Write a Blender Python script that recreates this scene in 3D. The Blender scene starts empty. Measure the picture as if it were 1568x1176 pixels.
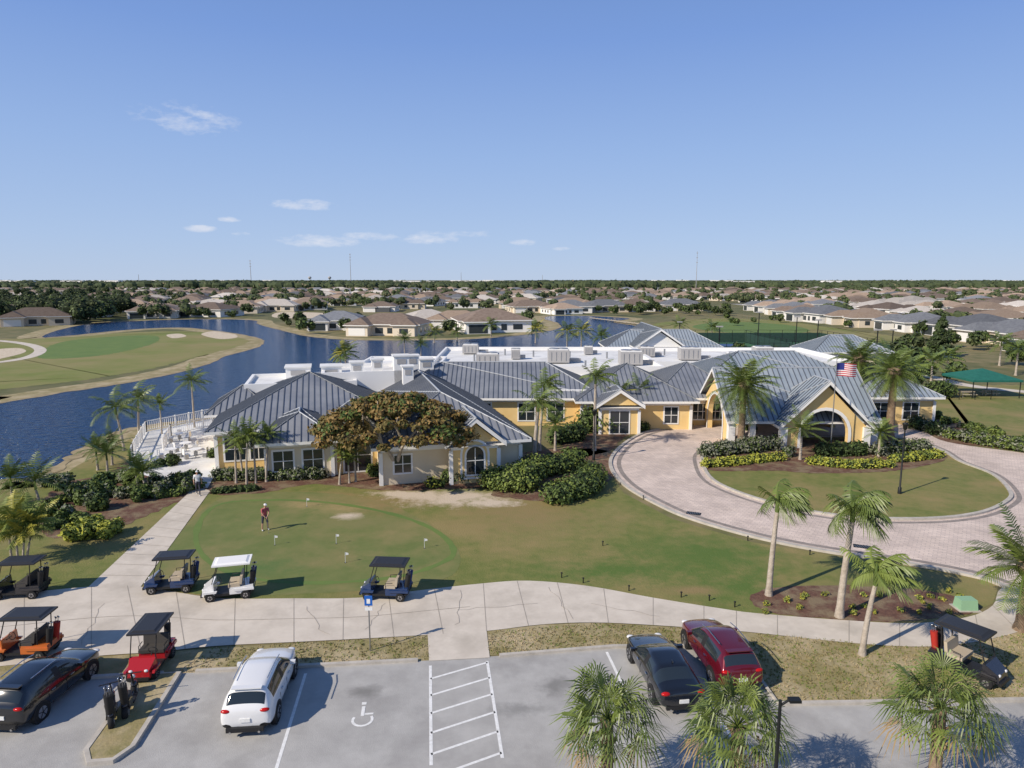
import bpy, bmesh, math, random
import numpy as np
from mathutils import Vector, Matrix
from math import sin, cos, pi, radians, atan, atan2, sqrt
R = random.Random(7)
H = 15.0; F = 1045.0; P = atan(160/1045); cp, sp = cos(P), sin(P)
def G(u, v, z=0.0):
    "survey point of the photo -> world point at height z"
    xc = (u-784)/F; yc = (588-v)/F
    dz = -sp+yc*cp; dy = cp+yc*sp
    t = (z-H)/dz
    return Vector((xc*t, dy*t, z))
def ztop(v, Y):
    yc = (588-v)/F
    return H+(-sp+yc*cp)/(cp+yc*sp)*Y
scene = bpy.context.scene
# ------------------------------------------------------------ materials
MATS = {}
def mk(name, c1, c2=None, scale=1.0, rough=.85, metal=0, bump=0, bscale=None, c3=None, s3=.1, obj_rand=0, spec=.3, coat=0, detail=3, lo=.35, hi=.65, lo3=.45, hi3=.6, patches=None):
    m = bpy.data.materials.new(name); m.use_nodes = True
    nt = m.node_tree; b = nt.nodes['Principled BSDF']
    b.inputs['Roughness'].default_value = rough; b.inputs['Metallic'].default_value = metal
    b.inputs['Specular IOR Level'].default_value = spec
    b.inputs['Coat Weight'].default_value = coat
    tc = nt.nodes.new('ShaderNodeTexCoord'); col = None
    if c2:
        n = nt.nodes.new('ShaderNodeTexNoise'); n.inputs['Scale'].default_value = scale; n.inputs['Detail'].default_value = detail; n.inputs['Roughness'].default_value = .65
        nt.links.new(tc.outputs['Object'], n.inputs['Vector'])
        r = nt.nodes.new('ShaderNodeValToRGB'); r.color_ramp.elements[0].position = lo; r.color_ramp.elements[1].position = hi
        r.color_ramp.elements[0].color = (*c1, 1); r.color_ramp.elements[1].color = (*c2, 1)
        nt.links.new(n.outputs['Fac'], r.inputs['Fac']); col = r.outputs['Color']
        if c3:
            n3 = nt.nodes.new('ShaderNodeTexNoise'); n3.inputs['Scale'].default_value = s3; n3.inputs['Detail'].default_value = 5; n3.inputs['Roughness'].default_value = .65
            nt.links.new(tc.outputs['Object'], n3.inputs['Vector'])
            mr = nt.nodes.new('ShaderNodeMapRange'); mr.inputs[1].default_value = lo3; mr.inputs[2].default_value = hi3
            nt.links.new(n3.outputs['Fac'], mr.inputs[0])
            mx = nt.nodes.new('ShaderNodeMixRGB'); nt.links.new(mr.outputs[0], mx.inputs['Fac'])
            nt.links.new(col, mx.inputs['Color1']); mx.inputs['Color2'].default_value = (*c3, 1); col = mx.outputs['Color']
    if patches:
        np_ = nt.nodes.new('ShaderNodeTexNoise'); np_.inputs['Scale'].default_value = .9; np_.inputs['Detail'].default_value = 6; np_.inputs['Roughness'].default_value = .7
        nt.links.new(tc.outputs['Object'], np_.inputs['Vector'])
        for (px,py,rx,ry,pc,soft) in patches:
            mp = nt.nodes.new('ShaderNodeMapping'); mp.inputs['Location'].default_value = (-px/rx,-py/ry,0); mp.inputs['Scale'].default_value = (1/rx,1/ry,0)
            nt.links.new(tc.outputs['Object'], mp.inputs[0])
            ln = nt.nodes.new('ShaderNodeVectorMath'); ln.operation = 'LENGTH'; nt.links.new(mp.outputs[0], ln.inputs[0])
            ad = nt.nodes.new('ShaderNodeMath'); ad.operation = 'MULTIPLY_ADD'; nt.links.new(np_.outputs['Fac'], ad.inputs[0]); ad.inputs[1].default_value = 2.2; nt.links.new(ln.outputs['Value'], ad.inputs[2])
            mr = nt.nodes.new('ShaderNodeMapRange'); mr.inputs[1].default_value = 2.1; mr.inputs[2].default_value = 2.1-soft
            nt.links.new(ad.outputs[0], mr.inputs[0])
            mx = nt.nodes.new('ShaderNodeMixRGB'); nt.links.new(mr.outputs[0], mx.inputs['Fac']); nt.links.new(col, mx.inputs['Color1']); mx.inputs['Color2'].default_value = (*pc,1); col = mx.outputs['Color']
    if obj_rand:
        oi = nt.nodes.new('ShaderNodeObjectInfo'); mr = nt.nodes.new('ShaderNodeMapRange')
        mr.inputs[3].default_value = 1-obj_rand; mr.inputs[4].default_value = 1+obj_rand
        nt.links.new(oi.outputs['Random'], mr.inputs[0])
        mm = nt.nodes.new('ShaderNodeMixRGB'); mm.blend_type = 'MULTIPLY'; mm.inputs['Fac'].default_value = 1
        if col: nt.links.new(col, mm.inputs['Color1'])
        else: mm.inputs['Color1'].default_value = (*c1, 1)
        cb = nt.nodes.new('ShaderNodeCombineXYZ')
        for i in range(3): nt.links.new(mr.outputs[0], cb.inputs[i])
        nt.links.new(cb.outputs[0], mm.inputs['Color2']); col = mm.outputs['Color']
    if col: nt.links.new(col, b.inputs['Base Color'])
    else: b.inputs['Base Color'].default_value = (*c1, 1)
    if bump:
        nb = nt.nodes.new('ShaderNodeTexNoise'); nb.inputs['Scale'].default_value = bscale or scale*4; nb.inputs['Detail'].default_value = 2
        nt.links.new(tc.outputs['Object'], nb.inputs['Vector'])
        bp = nt.nodes.new('ShaderNodeBump'); bp.inputs['Strength'].default_value = bump; bp.inputs['Distance'].default_value = .05
        nt.links.new(nb.outputs['Fac'], bp.inputs['Height']); nt.links.new(bp.outputs['Normal'], b.inputs['Normal'])
    MATS[name] = m; return m
def gp(u,v): p=G(u,v); return (p.x,p.y)
SND=(.56,.47,.36); TAN=(.31,.245,.11); BR=(.25,.19,.08); GRN=(.095,.15,.03)
mk('ground', (.12,.125,.045), (.25,.20,.10), .25, c3=(.085,.10,.035), s3=.01)
mk('dry_grass', (.33,.265,.135), (.21,.19,.075), 1.6, c3=(.42,.345,.21), s3=.35, bump=.4, bscale=9, lo=.3, hi=.7)
mk('lawn', (.125,.155,.036), (.20,.195,.06), 1.4, c3=(.265,.21,.085), s3=.17, bump=.5, bscale=11, lo3=.42, hi3=.64, lo=.3, hi=.7,
   patches=[(*gp(800,785),5.5,4.5,BR,.9),(*gp(1080,850),6,4.0,GRN,.9),(*gp(930,875),5,2.2,GRN,.9),(*gp(1130,900),4,3,GRN,1.0),(*gp(640,765),6,2.2,BR,.8),(*gp(690,762),4.6,2.3,SND,.7),(*gp(620,757),3.0,1.1,SND,.6),(*gp(752,770),2.2,1.1,SND,.6),(*gp(1060,905),2.0,.7,BR,.8),(*gp(480,758),3.5,1.1,BR,.8)])
mk('putting_green', (.125,.16,.045), (.165,.185,.06), .8, c3=(.24,.205,.085), s3=.25, bump=.15, bscale=12, lo3=.43, hi3=.68, lo=.3, hi=.7,
   patches=[(*gp(610,772),4.5,3.0,BR,.9),(*gp(533,791),1.1,.9,SND,.6),(*gp(470,772),2.0,1.1,TAN,.9),(*gp(560,800),3.5,1.5,(.2,.19,.075),1),(*gp(400,870),3,1.5,(.10,.16,.045),1),(*gp(520,780),2.2,1.3,TAN,.9),(*gp(600,860),2.5,1.2,(.10,.155,.04),1)])
mk('fairway', (.16,.19,.04), (.21,.215,.065), .12, c3=(.28,.225,.10), s3=.04, lo3=.42, hi3=.68)
mk('golf_green', (.11,.175,.045), (.14,.20,.05), .3)
mk('bank', (.40,.32,.19), (.24,.19,.10), .6)
mk('sand', (.66,.57,.44), (.48,.39,.27), 1.5)
mk('mulch', (.10,.05,.036), (.17,.09,.06), 5, bump=.7, bscale=18, c3=(.22,.165,.10), s3=.8, detail=5)
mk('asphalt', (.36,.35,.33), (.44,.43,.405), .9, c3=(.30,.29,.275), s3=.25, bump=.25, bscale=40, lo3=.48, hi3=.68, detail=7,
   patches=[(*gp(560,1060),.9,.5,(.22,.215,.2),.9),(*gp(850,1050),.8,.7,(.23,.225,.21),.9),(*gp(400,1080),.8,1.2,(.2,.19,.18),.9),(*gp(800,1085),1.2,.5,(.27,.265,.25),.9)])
mk('concrete', (.55,.49,.41), (.64,.575,.485), .9, c3=(.46,.41,.34), s3=.35, lo3=.48, hi3=.7, detail=6)
mk('concrete_joint', (.30,.265,.22), (.37,.33,.28), 3)
mk('kerb', (.52,.48,.42), (.40,.37,.32), 2)
mk('paint_white', (.80,.80,.78), (.6,.6,.57), 6, lo=.35, hi=.8)
mk('wall_yellow', (.76,.53,.22), (.80,.59,.28), .5)
mk('wall_cream', (.74,.64,.47), (.68,.58,.42), .5)
mk('trim_white', (.82,.81,.78), rough=.5)
mk('flat_roof', (.76,.76,.74), (.66,.66,.64), .4, c3=(.52,.51,.49), s3=.2, lo3=.5, hi3=.72)
mk('metal_roof', (.19,.205,.235), (.265,.28,.305), .45, rough=.45, metal=.15, spec=.5, c3=(.31,.315,.32), s3=.12, lo3=.5, hi3=.7)
mk('metal_roof_pale', (.27,.32,.365), (.35,.395,.43), .45, rough=.42, metal=.15, spec=.5)
mk('roof_rib', (.12,.135,.16), rough=.45, metal=.2)
mk('roof_rib_light', (.42,.44,.46), rough=.45, metal=.2)
mk('gravel_grey', (.38,.37,.36))
mk('glass', (.02,.028,.035), rough=.06, spec=.8)
mk('tyre', (.018,.018,.018), rough=.8)
mk('rim', (.45,.45,.47), rough=.3, metal=.8)
mk('black_plastic', (.02,.02,.021), rough=.5)
mk('black_roof', (.03,.03,.032), rough=.4)
mk('chrome', (.6,.6,.6), rough=.2, metal=1)
mk('taillight', (.45,.01,.01), rough=.2)
mk('headlight', (.7,.7,.7), rough=.1)
mk('paint_car_black', (.008,.009,.012), rough=.18, coat=1, spec=.5)
mk('paint_car_white', (.75,.75,.74), rough=.25, coat=1)
mk('paint_car_maroon', (.13,.008,.018), rough=.2, coat=1, metal=.3)
mk('paint_blue', (.015,.04,.12), rough=.25, coat=.8)
mk('paint_orange', (.55,.14,.03), rough=.3, coat=.8)
mk('paint_red', (.38,.015,.02), rough=.25, coat=.8)
mk('paint_dark', (.02,.02,.025), rough=.25, coat=.8)
mk('seat_beige', (.45,.38,.28), rough=.7)
mk('seat_dark', (.06,.055,.05), rough=.7)
mk('bag_blue', (.02,.04,.14), rough=.7); mk('bag_red', (.4,.03,.02), rough=.7); mk('bag_black', (.02,.02,.02), rough=.7)
mk('trunk', (.34,.29,.23), (.48,.42,.35), 3, bump=.6, bscale=14)
mk('trunk_brown', (.18,.12,.075), (.27,.2,.13), 4, bump=.9, bscale=12)
mk('palm_a', (.14,.185,.04), rough=.45, spec=.4)
mk('palm_b', (.10,.14,.03), rough=.45, spec=.4)
mk('palm_yellow', (.32,.30,.05), rough=.5)
mk('palm_dead', (.28,.2,.1))
mk('leaf_dark', (.05,.08,.022), rough=.6)
mk('leaf_mid', (.09,.13,.03), rough=.6)
mk('leaf_light', (.16,.205,.042), rough=.6)
mk('leaf_lime', (.36,.37,.05), rough=.6)
mk('leaf_grey', (.19,.20,.14), rough=.7)
mk('leaf_brown', (.24,.155,.05), rough=.7)
mk('leaf_olive', (.14,.11,.033), rough=.7)
mk('far_dark', (.06,.08,.034))
mk('far_mid', (.095,.115,.045))
mk('far_dry', (.17,.15,.085))
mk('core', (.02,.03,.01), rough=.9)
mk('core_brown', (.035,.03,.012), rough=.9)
mk('roof_brown', (.15,.11,.085), (.20,.155,.12), 1.2, obj_rand=.3)
mk('roof_grey', (.14,.145,.16), (.19,.20,.21), 1.2, obj_rand=.35)
mk('roof_tan', (.28,.205,.15), (.34,.26,.19), 1.2, obj_rand=.3)
mk('roof_light', (.42,.38,.33), (.5,.46,.41), 1.2, obj_rand=.3)
mk('house_white', (.78,.76,.72), obj_rand=.12)
mk('house_cream', (.70,.61,.48), obj_rand=.2)
mk('house_glass', (.04,.05,.055), rough=.15)
mk('lanai_screen', (.10,.105,.11), rough=.6)
mk('post_black', (.02,.022,.022), rough=.5, metal=.3)
mk('lamp_glass', (.6,.58,.5), rough=.3)
mk('sign_blue', (.02,.12,.45), rough=.4)
mk('steel', (.4,.4,.4), rough=.4, metal=.8)
mk('canopy_green', (.015,.11,.085), (.02,.14,.105), 2)
mk('fence_green', (.02,.05,.04), (.03,.065,.05), 2)
mk('court_green', (.05,.13,.07), (.06,.15,.08), .3)
mk('court_blue', (.05,.10,.22))
mk('flag_red', (.5,.03,.04)); mk('flag_white', (.75,.75,.75)); mk('flag_blue', (.03,.04,.2))
mk('skin', (.50,.29,.2), rough=.6); mk('hair', (.12,.08,.05)); mk('shirt_pink', (.42,.10,.12)); mk('shorts_dark', (.05,.05,.07)); mk('shirt_white', (.7,.7,.7)); mk('shoe', (.6,.6,.6)); mk('eye', (.02,.02,.02))
mk('utility_green', (.26,.44,.27), rough=.5)
def pavers():
    m = bpy.data.materials.new('pavers'); m.use_nodes = True; nt = m.node_tree; b = nt.nodes['Principled BSDF']
    tc = nt.nodes.new('ShaderNodeTexCoord')
    br = nt.nodes.new('ShaderNodeTexBrick'); br.inputs['Scale'].default_value = 1.0
    br.inputs['Brick Width'].default_value = .42; br.inputs['Row Height'].default_value = .22; br.inputs['Mortar Size'].default_value = .012
    br.inputs['Color1'].default_value = (.72,.60,.51,1); br.inputs['Color2'].default_value = (.60,.50,.435,1); br.inputs['Mortar'].default_value = (.42,.35,.31,1)
    mp = nt.nodes.new('ShaderNodeMapping'); mp.inputs['Rotation'].default_value = (0,0,.6)
    nt.links.new(tc.outputs['Object'], mp.inputs[0]); nt.links.new(mp.outputs[0], br.inputs['Vector'])
    n = nt.nodes.new('ShaderNodeTexNoise'); n.inputs['Scale'].default_value = .35; n.inputs['Detail'].default_value = 6; n.inputs['Roughness'].default_value = .65
    nt.links.new(tc.outputs['Object'], n.inputs['Vector'])
    r = nt.nodes.new('ShaderNodeValToRGB'); r.color_ramp.elements[0].position = .35; r.color_ramp.elements[1].position = .65
    r.color_ramp.elements[0].color = (.76,.75,.74,1); r.color_ramp.elements[1].color = (1.05,1.04,1.03,1)
    nt.links.new(n.outputs['Fac'], r.inputs['Fac'])
    mx = nt.nodes.new('ShaderNodeMixRGB'); mx.blend_type = 'MULTIPLY'; mx.inputs['Fac'].default_value = 1
    nt.links.new(br.outputs['Color'], mx.inputs['Color1']); nt.links.new(r.outputs['Color'], mx.inputs['Color2'])
    nt.links.new(mx.outputs['Color'], b.inputs['Base Color']); b.inputs['Roughness'].default_value = .85
    MATS['pavers'] = m
pavers()
mk('paver_border', (.22,.19,.17), (.30,.26,.23), 2)
def water():
    m = bpy.data.materials.new('water'); m.use_nodes = True; nt = m.node_tree; b = nt.nodes['Principled BSDF']
    b.inputs['Base Color'].default_value = (.006,.04,.12,1); b.inputs['Roughness'].default_value = .12; b.inputs['IOR'].default_value = 1.33
    tc = nt.nodes.new('ShaderNodeTexCoord'); mp = nt.nodes.new('ShaderNodeMapping'); mp.inputs['Scale'].default_value = (.7,1.5,1); mp.inputs['Rotation'].default_value = (0,0,.5)
    nt.links.new(tc.outputs['Object'], mp.inputs[0])
    n = nt.nodes.new('ShaderNodeTexNoise'); n.inputs['Scale'].default_value = 1.0; n.inputs['Detail'].default_value = 4; n.inputs['Roughness'].default_value = .6
    nt.links.new(mp.outputs[0], n.inputs['Vector'])
    bp = nt.nodes.new('ShaderNodeBump'); bp.inputs['Strength'].default_value = 1; bp.inputs['Distance'].default_value = .7
    nt.links.new(n.outputs['Fac'], bp.inputs['Height']); nt.links.new(bp.outputs['Normal'], b.inputs['Normal'])
    MATS['water'] = m
water()
# ------------------------------------------------------------ mesh builder
class MB:
    def __init__(s): s.v=[]; s.f=[]; s.m=[]; s.sm=[]; s.M=Matrix.Identity(4)
    def add(s, vs, fs, mat, smooth=False):
        b = len(s.v); s.v += [tuple(s.M@Vector(p)) for p in vs]
        for f in fs: s.f.append(tuple(b+i for i in f)); s.m.append(mat); s.sm.append(smooth)
    def box(s, cx, cy, cz, sx, sy, sz, mat, rz=0, tx=1, ty=1, shx=0):
        c, n = cos(rz), sin(rz); vs = []
        for k in (0,1):
            for (a,b) in ((-1,-1),(1,-1),(1,1),(-1,1)):
                x = a*sx/2*(tx if k else 1)+(shx if k else 0); y = b*sy/2*(ty if k else 1)
                vs.append((cx+x*c-y*n, cy+x*n+y*c, cz+(k-.5)*sz))
        s.add(vs, [(3,2,1,0),(4,5,6,7),(0,1,5,4),(1,2,6,5),(2,3,7,6),(3,0,4,7)], mat)
    def tube(s, pts, rads, mat, n=8, smooth=True):
        pts = [Vector(p) for p in pts]; vs = []; fs = []
        if not hasattr(rads, '__len__'): rads = [rads]*len(pts)
        for i, p in enumerate(pts):
            d = (pts[min(i+1,len(pts)-1)]-pts[max(i-1,0)]).normalized()
            a = d.cross(Vector((0,0,1)) if abs(d.z) < .95 else Vector((1,0,0))).normalized(); b = d.cross(a)
            for k in range(n):
                t = 2*pi*k/n; vs.append(p+(a*cos(t)+b*sin(t))*rads[i])
        for i in range(len(pts)-1):
            for k in range(n): fs.append((i*n+k, i*n+(k+1)%n, (i+1)*n+(k+1)%n, (i+1)*n+k))
        s.add(vs, fs, mat, smooth)
        s.add([vs[k] for k in range(n)][::-1], [tuple(range(n))], mat)
        s.add([vs[(len(pts)-1)*n+k] for k in range(n)], [tuple(range(n))], mat)
    def sph(s, c, r, mat, nu=10, nv=7, smooth=True):
        vs = []; fs = []
        for j in range(nv+1):
            ph = pi*j/nv
            for i in range(nu):
                th = 2*pi*i/nu; vs.append((c[0]+r[0]*sin(ph)*cos(th), c[1]+r[1]*sin(ph)*sin(th), c[2]+r[2]*cos(ph)))
        for j in range(nv):
            for i in range(nu): fs.append((j*nu+i, (j+1)*nu+i, (j+1)*nu+(i+1)%nu, j*nu+(i+1)%nu))
        s.add(vs, fs, mat, smooth)
    def mesh(s, name):
        me = bpy.data.meshes.new(name); me.from_pydata(s.v, [], s.f)
        ks = []
        for k in s.m:
            if k not in ks: ks.append(k)
        for k in ks: me.materials.append(MATS[k])
        ix = {k:i for i,k in enumerate(ks)}
        me.polygons.foreach_set('material_index', [ix[k] for k in s.m]); me.polygons.foreach_set('use_smooth', s.sm)
        me.update(); return me
    def obj(s, name, loc=(0,0,0), rz=0, parent=None): return inst(name, s.mesh(name), loc, rz, parent)
def inst(name, me, loc=(0,0,0), rz=0, parent=None, sc=1):
    o = bpy.data.objects.new(name, me); o.location = loc; o.rotation_euler = (0,0,rz)
    o.scale = (sc,sc,sc) if not hasattr(sc,'__len__') else sc
    scene.collection.objects.link(o)
    if parent: o.parent = parent
    return o
def empty(name, loc=(0,0,0), rz=0):
    o = bpy.data.objects.new(name, None); o.location = loc; o.rotation_euler = (0,0,rz); scene.collection.objects.link(o); return o
# ------------------------------------------------------------ sheets
def smooth(pts, closed=True, n=6):
    out = []; L = len(pts)
    rng = range(L) if closed else range(L-1)
    for i in rng:
        if closed: a,b,c,d = (pts[(i+k-1)%L] for k in range(4))
        else: a,b,c,d = pts[max(i-1,0)],pts[i],pts[i+1],pts[min(i+2,L-1)]
        for j in range(n):
            t = j/n
            out.append(tuple(.5*((2*b[k])+(-a[k]+c[k])*t+(2*a[k]-5*b[k]+4*c[k]-d[k])*t*t+(-a[k]+3*b[k]-3*c[k]+d[k])*t**3) for k in (0,1)))
    if not closed: out.append(tuple(pts[-1]))
    return out
def rough_edge(w, amp, step=.35):
    out=[]
    for i,p in enumerate(w):
        q=w[(i+1)%len(w)]; Ls=(q-p).length; k=max(1,min(60,int(Ls/step)))
        for j in range(k): c=p.lerp(q,j/k); out.append(Vector((c.x+R.uniform(-amp,amp),c.y+R.uniform(-amp,amp),0)))
    return out
def sheetw(name, w, z, mat):
    bm = bmesh.new(); vs = [bm.verts.new((p[0],p[1],z)) for p in w]
    f = bm.faces.new(vs); f.normal_update()
    if f.normal.z < 0: f.normal_flip()
    bmesh.ops.triangulate(bm, faces=[f]); me = bpy.data.meshes.new(name); bm.to_mesh(me); bm.free()
    me.materials.append(MATS[mat]); return inst(name, me)
def sheet(name, pts, z, mat, sm=True, n=6, jag=0):
    q = smooth(pts, True, n) if sm else pts
    w = [G(*p) for p in q]
    if jag: w = rough_edge(w, jag)
    return sheetw(name, w, z, mat)
def ribbonw(name, w, width, z, mat, closed=False, h=0, jit=0):
    w = [Vector((p[0],p[1],0)) for p in w]; L = len(w); mb = MB(); vs = []
    for i,p in enumerate(w):
        if closed: d = w[(i+1)%L]-w[i-1]
        else: d = w[min(i+1,L-1)]-w[max(i-1,0)]
        d.normalize(); nn = Vector((-d.y,d.x,0)); wd = width/2*(1+jit*R.uniform(-1,1))
        a, b = p+nn*wd, p-nn*wd
        vs += [(a.x,a.y,z+h),(b.x,b.y,z+h),(a.x,a.y,z-.0),(b.x,b.y,z-.0)]
    fs = []
    for i in range(L if closed else L-1):
        a = 4*i; b = 4*((i+1)%L)
        fs.append((a,a+1,b+1,b))
        if h: fs += [(a+2,a,b,b+2),(a+1,a+3,b+3,b+1)]
    if h and not closed: fs += [(0,2,3,1),(4*L-4,4*L-3,4*L-1,4*L-2)]
    mb.add(vs, fs, mat); return mb.obj(name)
def ribbon(name, pts, width, z, mat, closed=False, h=0, sm=True, n=6, jit=0):
    q = smooth(pts, closed, n) if sm else pts
    return ribbonw(name, [G(*p) for p in q], width, z, mat, closed, h, jit)
# ------------------------------------------------------------ foliage
nr = np.random.RandomState(3)
def leafmesh(name, clumps, n, size, mats, core='core', corescale=.78, flat=.0, link=True):
    V=[];Fc=[];MI=[]; nm=len(mats); off=0
    for ci,c in enumerate(clumps):
        c = np.array(c, float); k = n if not callable(n) else n(c)
        d = nr.normal(size=(k,3)); d /= np.linalg.norm(d,axis=1)[:,None]
        rr = nr.uniform(.72,1.12,(k,1)); p = c[:3]+d*rr*c[3:6]
        nrm = d+nr.normal(size=(k,3))*.6; nrm[:,2] += .4; nrm /= np.linalg.norm(nrm,axis=1)[:,None]
        a = np.cross(nrm, nr.normal(size=(k,3))); a /= np.linalg.norm(a,axis=1)[:,None]; b = np.cross(nrm,a)
        s = size*nr.uniform(.6,1.3,(k,1))
        q = np.stack([p-a*s, p-b*s*.55, p+a*s, p+b*s*.55],1).reshape(-1,3)
        V.append(q); f = np.arange(k*4).reshape(-1,4)+off; Fc.append(f); off += 4*k
        base = ci%nm; mi = np.where(nr.rand(k) < .6, base, nr.randint(0,nm,k)); MI.append(mi)
    V = np.concatenate(V).tolist(); Fl = np.concatenate(Fc).tolist(); MI = np.concatenate(MI).tolist()
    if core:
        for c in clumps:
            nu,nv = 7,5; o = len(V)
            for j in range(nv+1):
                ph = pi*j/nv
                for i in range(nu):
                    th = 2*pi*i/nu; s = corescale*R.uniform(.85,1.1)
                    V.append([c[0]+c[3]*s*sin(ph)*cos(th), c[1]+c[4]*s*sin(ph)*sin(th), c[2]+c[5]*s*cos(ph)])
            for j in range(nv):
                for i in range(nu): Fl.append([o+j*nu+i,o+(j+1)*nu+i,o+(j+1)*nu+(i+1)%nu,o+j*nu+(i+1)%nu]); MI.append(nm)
    me = bpy.data.meshes.new(name); me.from_pydata(V,[],Fl)
    for m in mats: me.materials.append(MATS[m])
    if core: me.materials.append(MATS[core])
    me.polygons.foreach_set('material_index', MI); me.update()
    return inst(name, me) if link else me
def hedge(name, path, w, h, mats, leaf=.13, dens=60, px=True, jit=.14, core='core'):
    pts = [G(*p) if px else Vector((p[0],p[1],0)) for p in path]; cl = []
    for i in range(max(1,len(pts)-1)):
        a = pts[i]; b = pts[min(i+1,len(pts)-1)]; L = (b-a).length; k = max(1,int(L/(w*.33)))
        for j in range(k):
            p = a.lerp(b, j/k); s = R.uniform(1-jit,1+jit)
            cl.append((p.x+R.uniform(-.15,.15), p.y+R.uniform(-.15,.15), h*.45*s, w*.5*s, w*.5*s, h*.55*s))
    return leafmesh(name, cl, lambda c: int(dens*(c[3]*c[5]+c[3]**2)*4), leaf, mats, core)
def shrub(name, u, v, r, h, mats, leaf=.13, n=260, core='core'):
    p = G(u,v); cl = []
    for i in range(4):
        a = R.uniform(0,2*pi); q = r*.45
        cl.append((p.x+cos(a)*q, p.y+sin(a)*q, h*.5*R.uniform(.8,1.1), r*.65, r*.65, h*.5))
    return leafmesh(name, cl, n, leaf, mats, core)
Z = Vector((0,0,1))
def frond(mb, o, az, el, L, droop, wind, n=18, ll=.6, w=.05, mat='palm_a', ldroop=.35):
    d = Vector((cos(az)*cos(el), sin(az)*cos(el), sin(el))); p = Vector(o); st = L/n; pts=[p.copy()]; ds=[d.copy()]
    for i in range(n):
        k = i/n
        d = (d+Vector((wind[0],wind[1],-droop))*st*(.4+1.2*k)).normalized(); p = p+d*st; pts.append(p.copy()); ds.append(d.copy())
    for i in range(n):
        s = ds[i].cross(Z)
        if s.length < .01: s = Vector((1,0,0))
        s.normalize(); wd = .035*(1-i/n)+.008
        mb.add([pts[i]-s*wd, pts[i]+s*wd, pts[i+1]+s*wd*.9, pts[i+1]-s*wd*.9], [(0,1,2,3)], mat)
    for i in range(2, n+1):
        k = i/n; s = ds[i].cross(Z)
        if s.length < .01: continue
        s.normalize(); l = ll*(sin(pi*min(1,k*.85+.12))**.6)*R.uniform(.85,1.1); up = s.cross(ds[i])
        for sg in (-1,1):
            t = pts[i]+(ds[i]*.5+s*sg*.85-Z*ldroop*R.uniform(.6,1.4)+up*.1+Vector((wind[0],wind[1],0))*.5)*l
            m = (pts[i]+t)/2+Z*.04*l+ds[i]*w*.6
            mb.add([pts[i]-ds[i]*w*.6, t, m, pts[i]+ds[i]*w*.4], [(0,1,2,3)], mat)
def palm(name, u, v, h, L=2.2, nf=20, wind=(.12,.03), tr=.13, lean=(0,0), mat=('palm_a','palm_b'), trunk='trunk', droop=.35, shaft=True, n=18, ll=.6, w=.06, elmin=-.35, elmax=1.35, pos=None, z0=0, dead=0, ldroop=.35, sweep=0):
    mb = MB(); pts=[]; rad=[]
    for i in range(9):
        t = i/8; pts.append((lean[0]*t**1.6, lean[1]*t**1.6, z0+h*t-.05*(i==0))); rad.append(tr*(1.35 if i==0 else 1.0-.35*t))
    mb.tube(pts, rad, trunk, 10); top = Vector(pts[-1])
    if shaft: mb.tube([top, top+Vector((0,0,.5)), top+Vector((0,0,.9))], [tr*.72,tr*.62,tr*.25], 'leaf_mid', 8); top = top+Vector((0,0,.6))
    else: mb.sph(top, (tr*1.7,tr*1.7,tr*2.2), 'trunk_brown', 8, 6)
    for i in range(nf):
        az = i*2.39996+R.uniform(-.2,.2); az = atan2(sin(az)+sweep*.2, cos(az)+sweep); k = (i+.5)/nf; el = elmax+(elmin-elmax)*k**.8+R.uniform(-.1,.1)
        frond(mb, top, az, el, L*R.uniform(.8,1.12), droop*R.uniform(.8,1.25), wind, n, ll*L/2.2, w, R.choice(mat), ldroop)
    for i in range(dead):
        frond(mb, top-Vector((0,0,.25)), R.uniform(0,6.28), -.9, L*.7, .5, (0,0), 12, .35, w, 'palm_dead')
    p = pos if pos is not None else G(u,v)
    return mb.obj(name, p)
def fanpalm(name, pos, h, r=1.5, nf=34, tr=.17):
    mb = MB(); mb.tube([(0,0,0),(0.03,0,h*.5),(0,0,h)], [tr*1.2,tr,tr], 'trunk_brown', 10); top = Vector((0,0,h))
    for i in range(14):
        a = i*2.4; zz = h-.15-i*.09; mb.tube([(0,0,zz-.15),(cos(a)*.3,sin(a)*.3,zz+.15)],[.05,.03],'trunk_brown',5)
    for i in range(nf):
        az = i*2.39996+R.uniform(-.25,.25); el = 1.45-1.9*((i+.5)/nf)**.85
        d = Vector((cos(az)*cos(el), sin(az)*cos(el), sin(el))); pl = r*.6*R.uniform(.65,1.3)
        e = top+d*pl-Z*.05; mb.tube([top,(top+e)/2+Z*.04,e],[.018,.015,.01],'palm_a',4)
        s = d.cross(Z).normalized(); up = s.cross(d); m = R.choice(('palm_a','palm_b','leaf_dark','palm_a','leaf_light')) if i<nf-4 else 'palm_dead'
        ns = 20
        for j in range(ns):
            a = (j/(ns-1)-.5)*3.9; dd = (d*cos(a)+s*sin(a)); fold = -abs(sin(a))*.25
            l = r*.64*(1-.25*abs(a)/2)*R.uniform(.78,1.14)
            dd2 = (dd+up*fold).normalized(); q = dd2.cross(up).normalized()*.022
            mid = e+dd2*l*.55; tip = e+dd2*l-Z*l*.5*R.uniform(.3,1.5)
            mb.add([e,mid-q,tip,mid+q+up*.012],[(0,1,2,3)],m)
    return mb.obj(name, pos)
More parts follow.
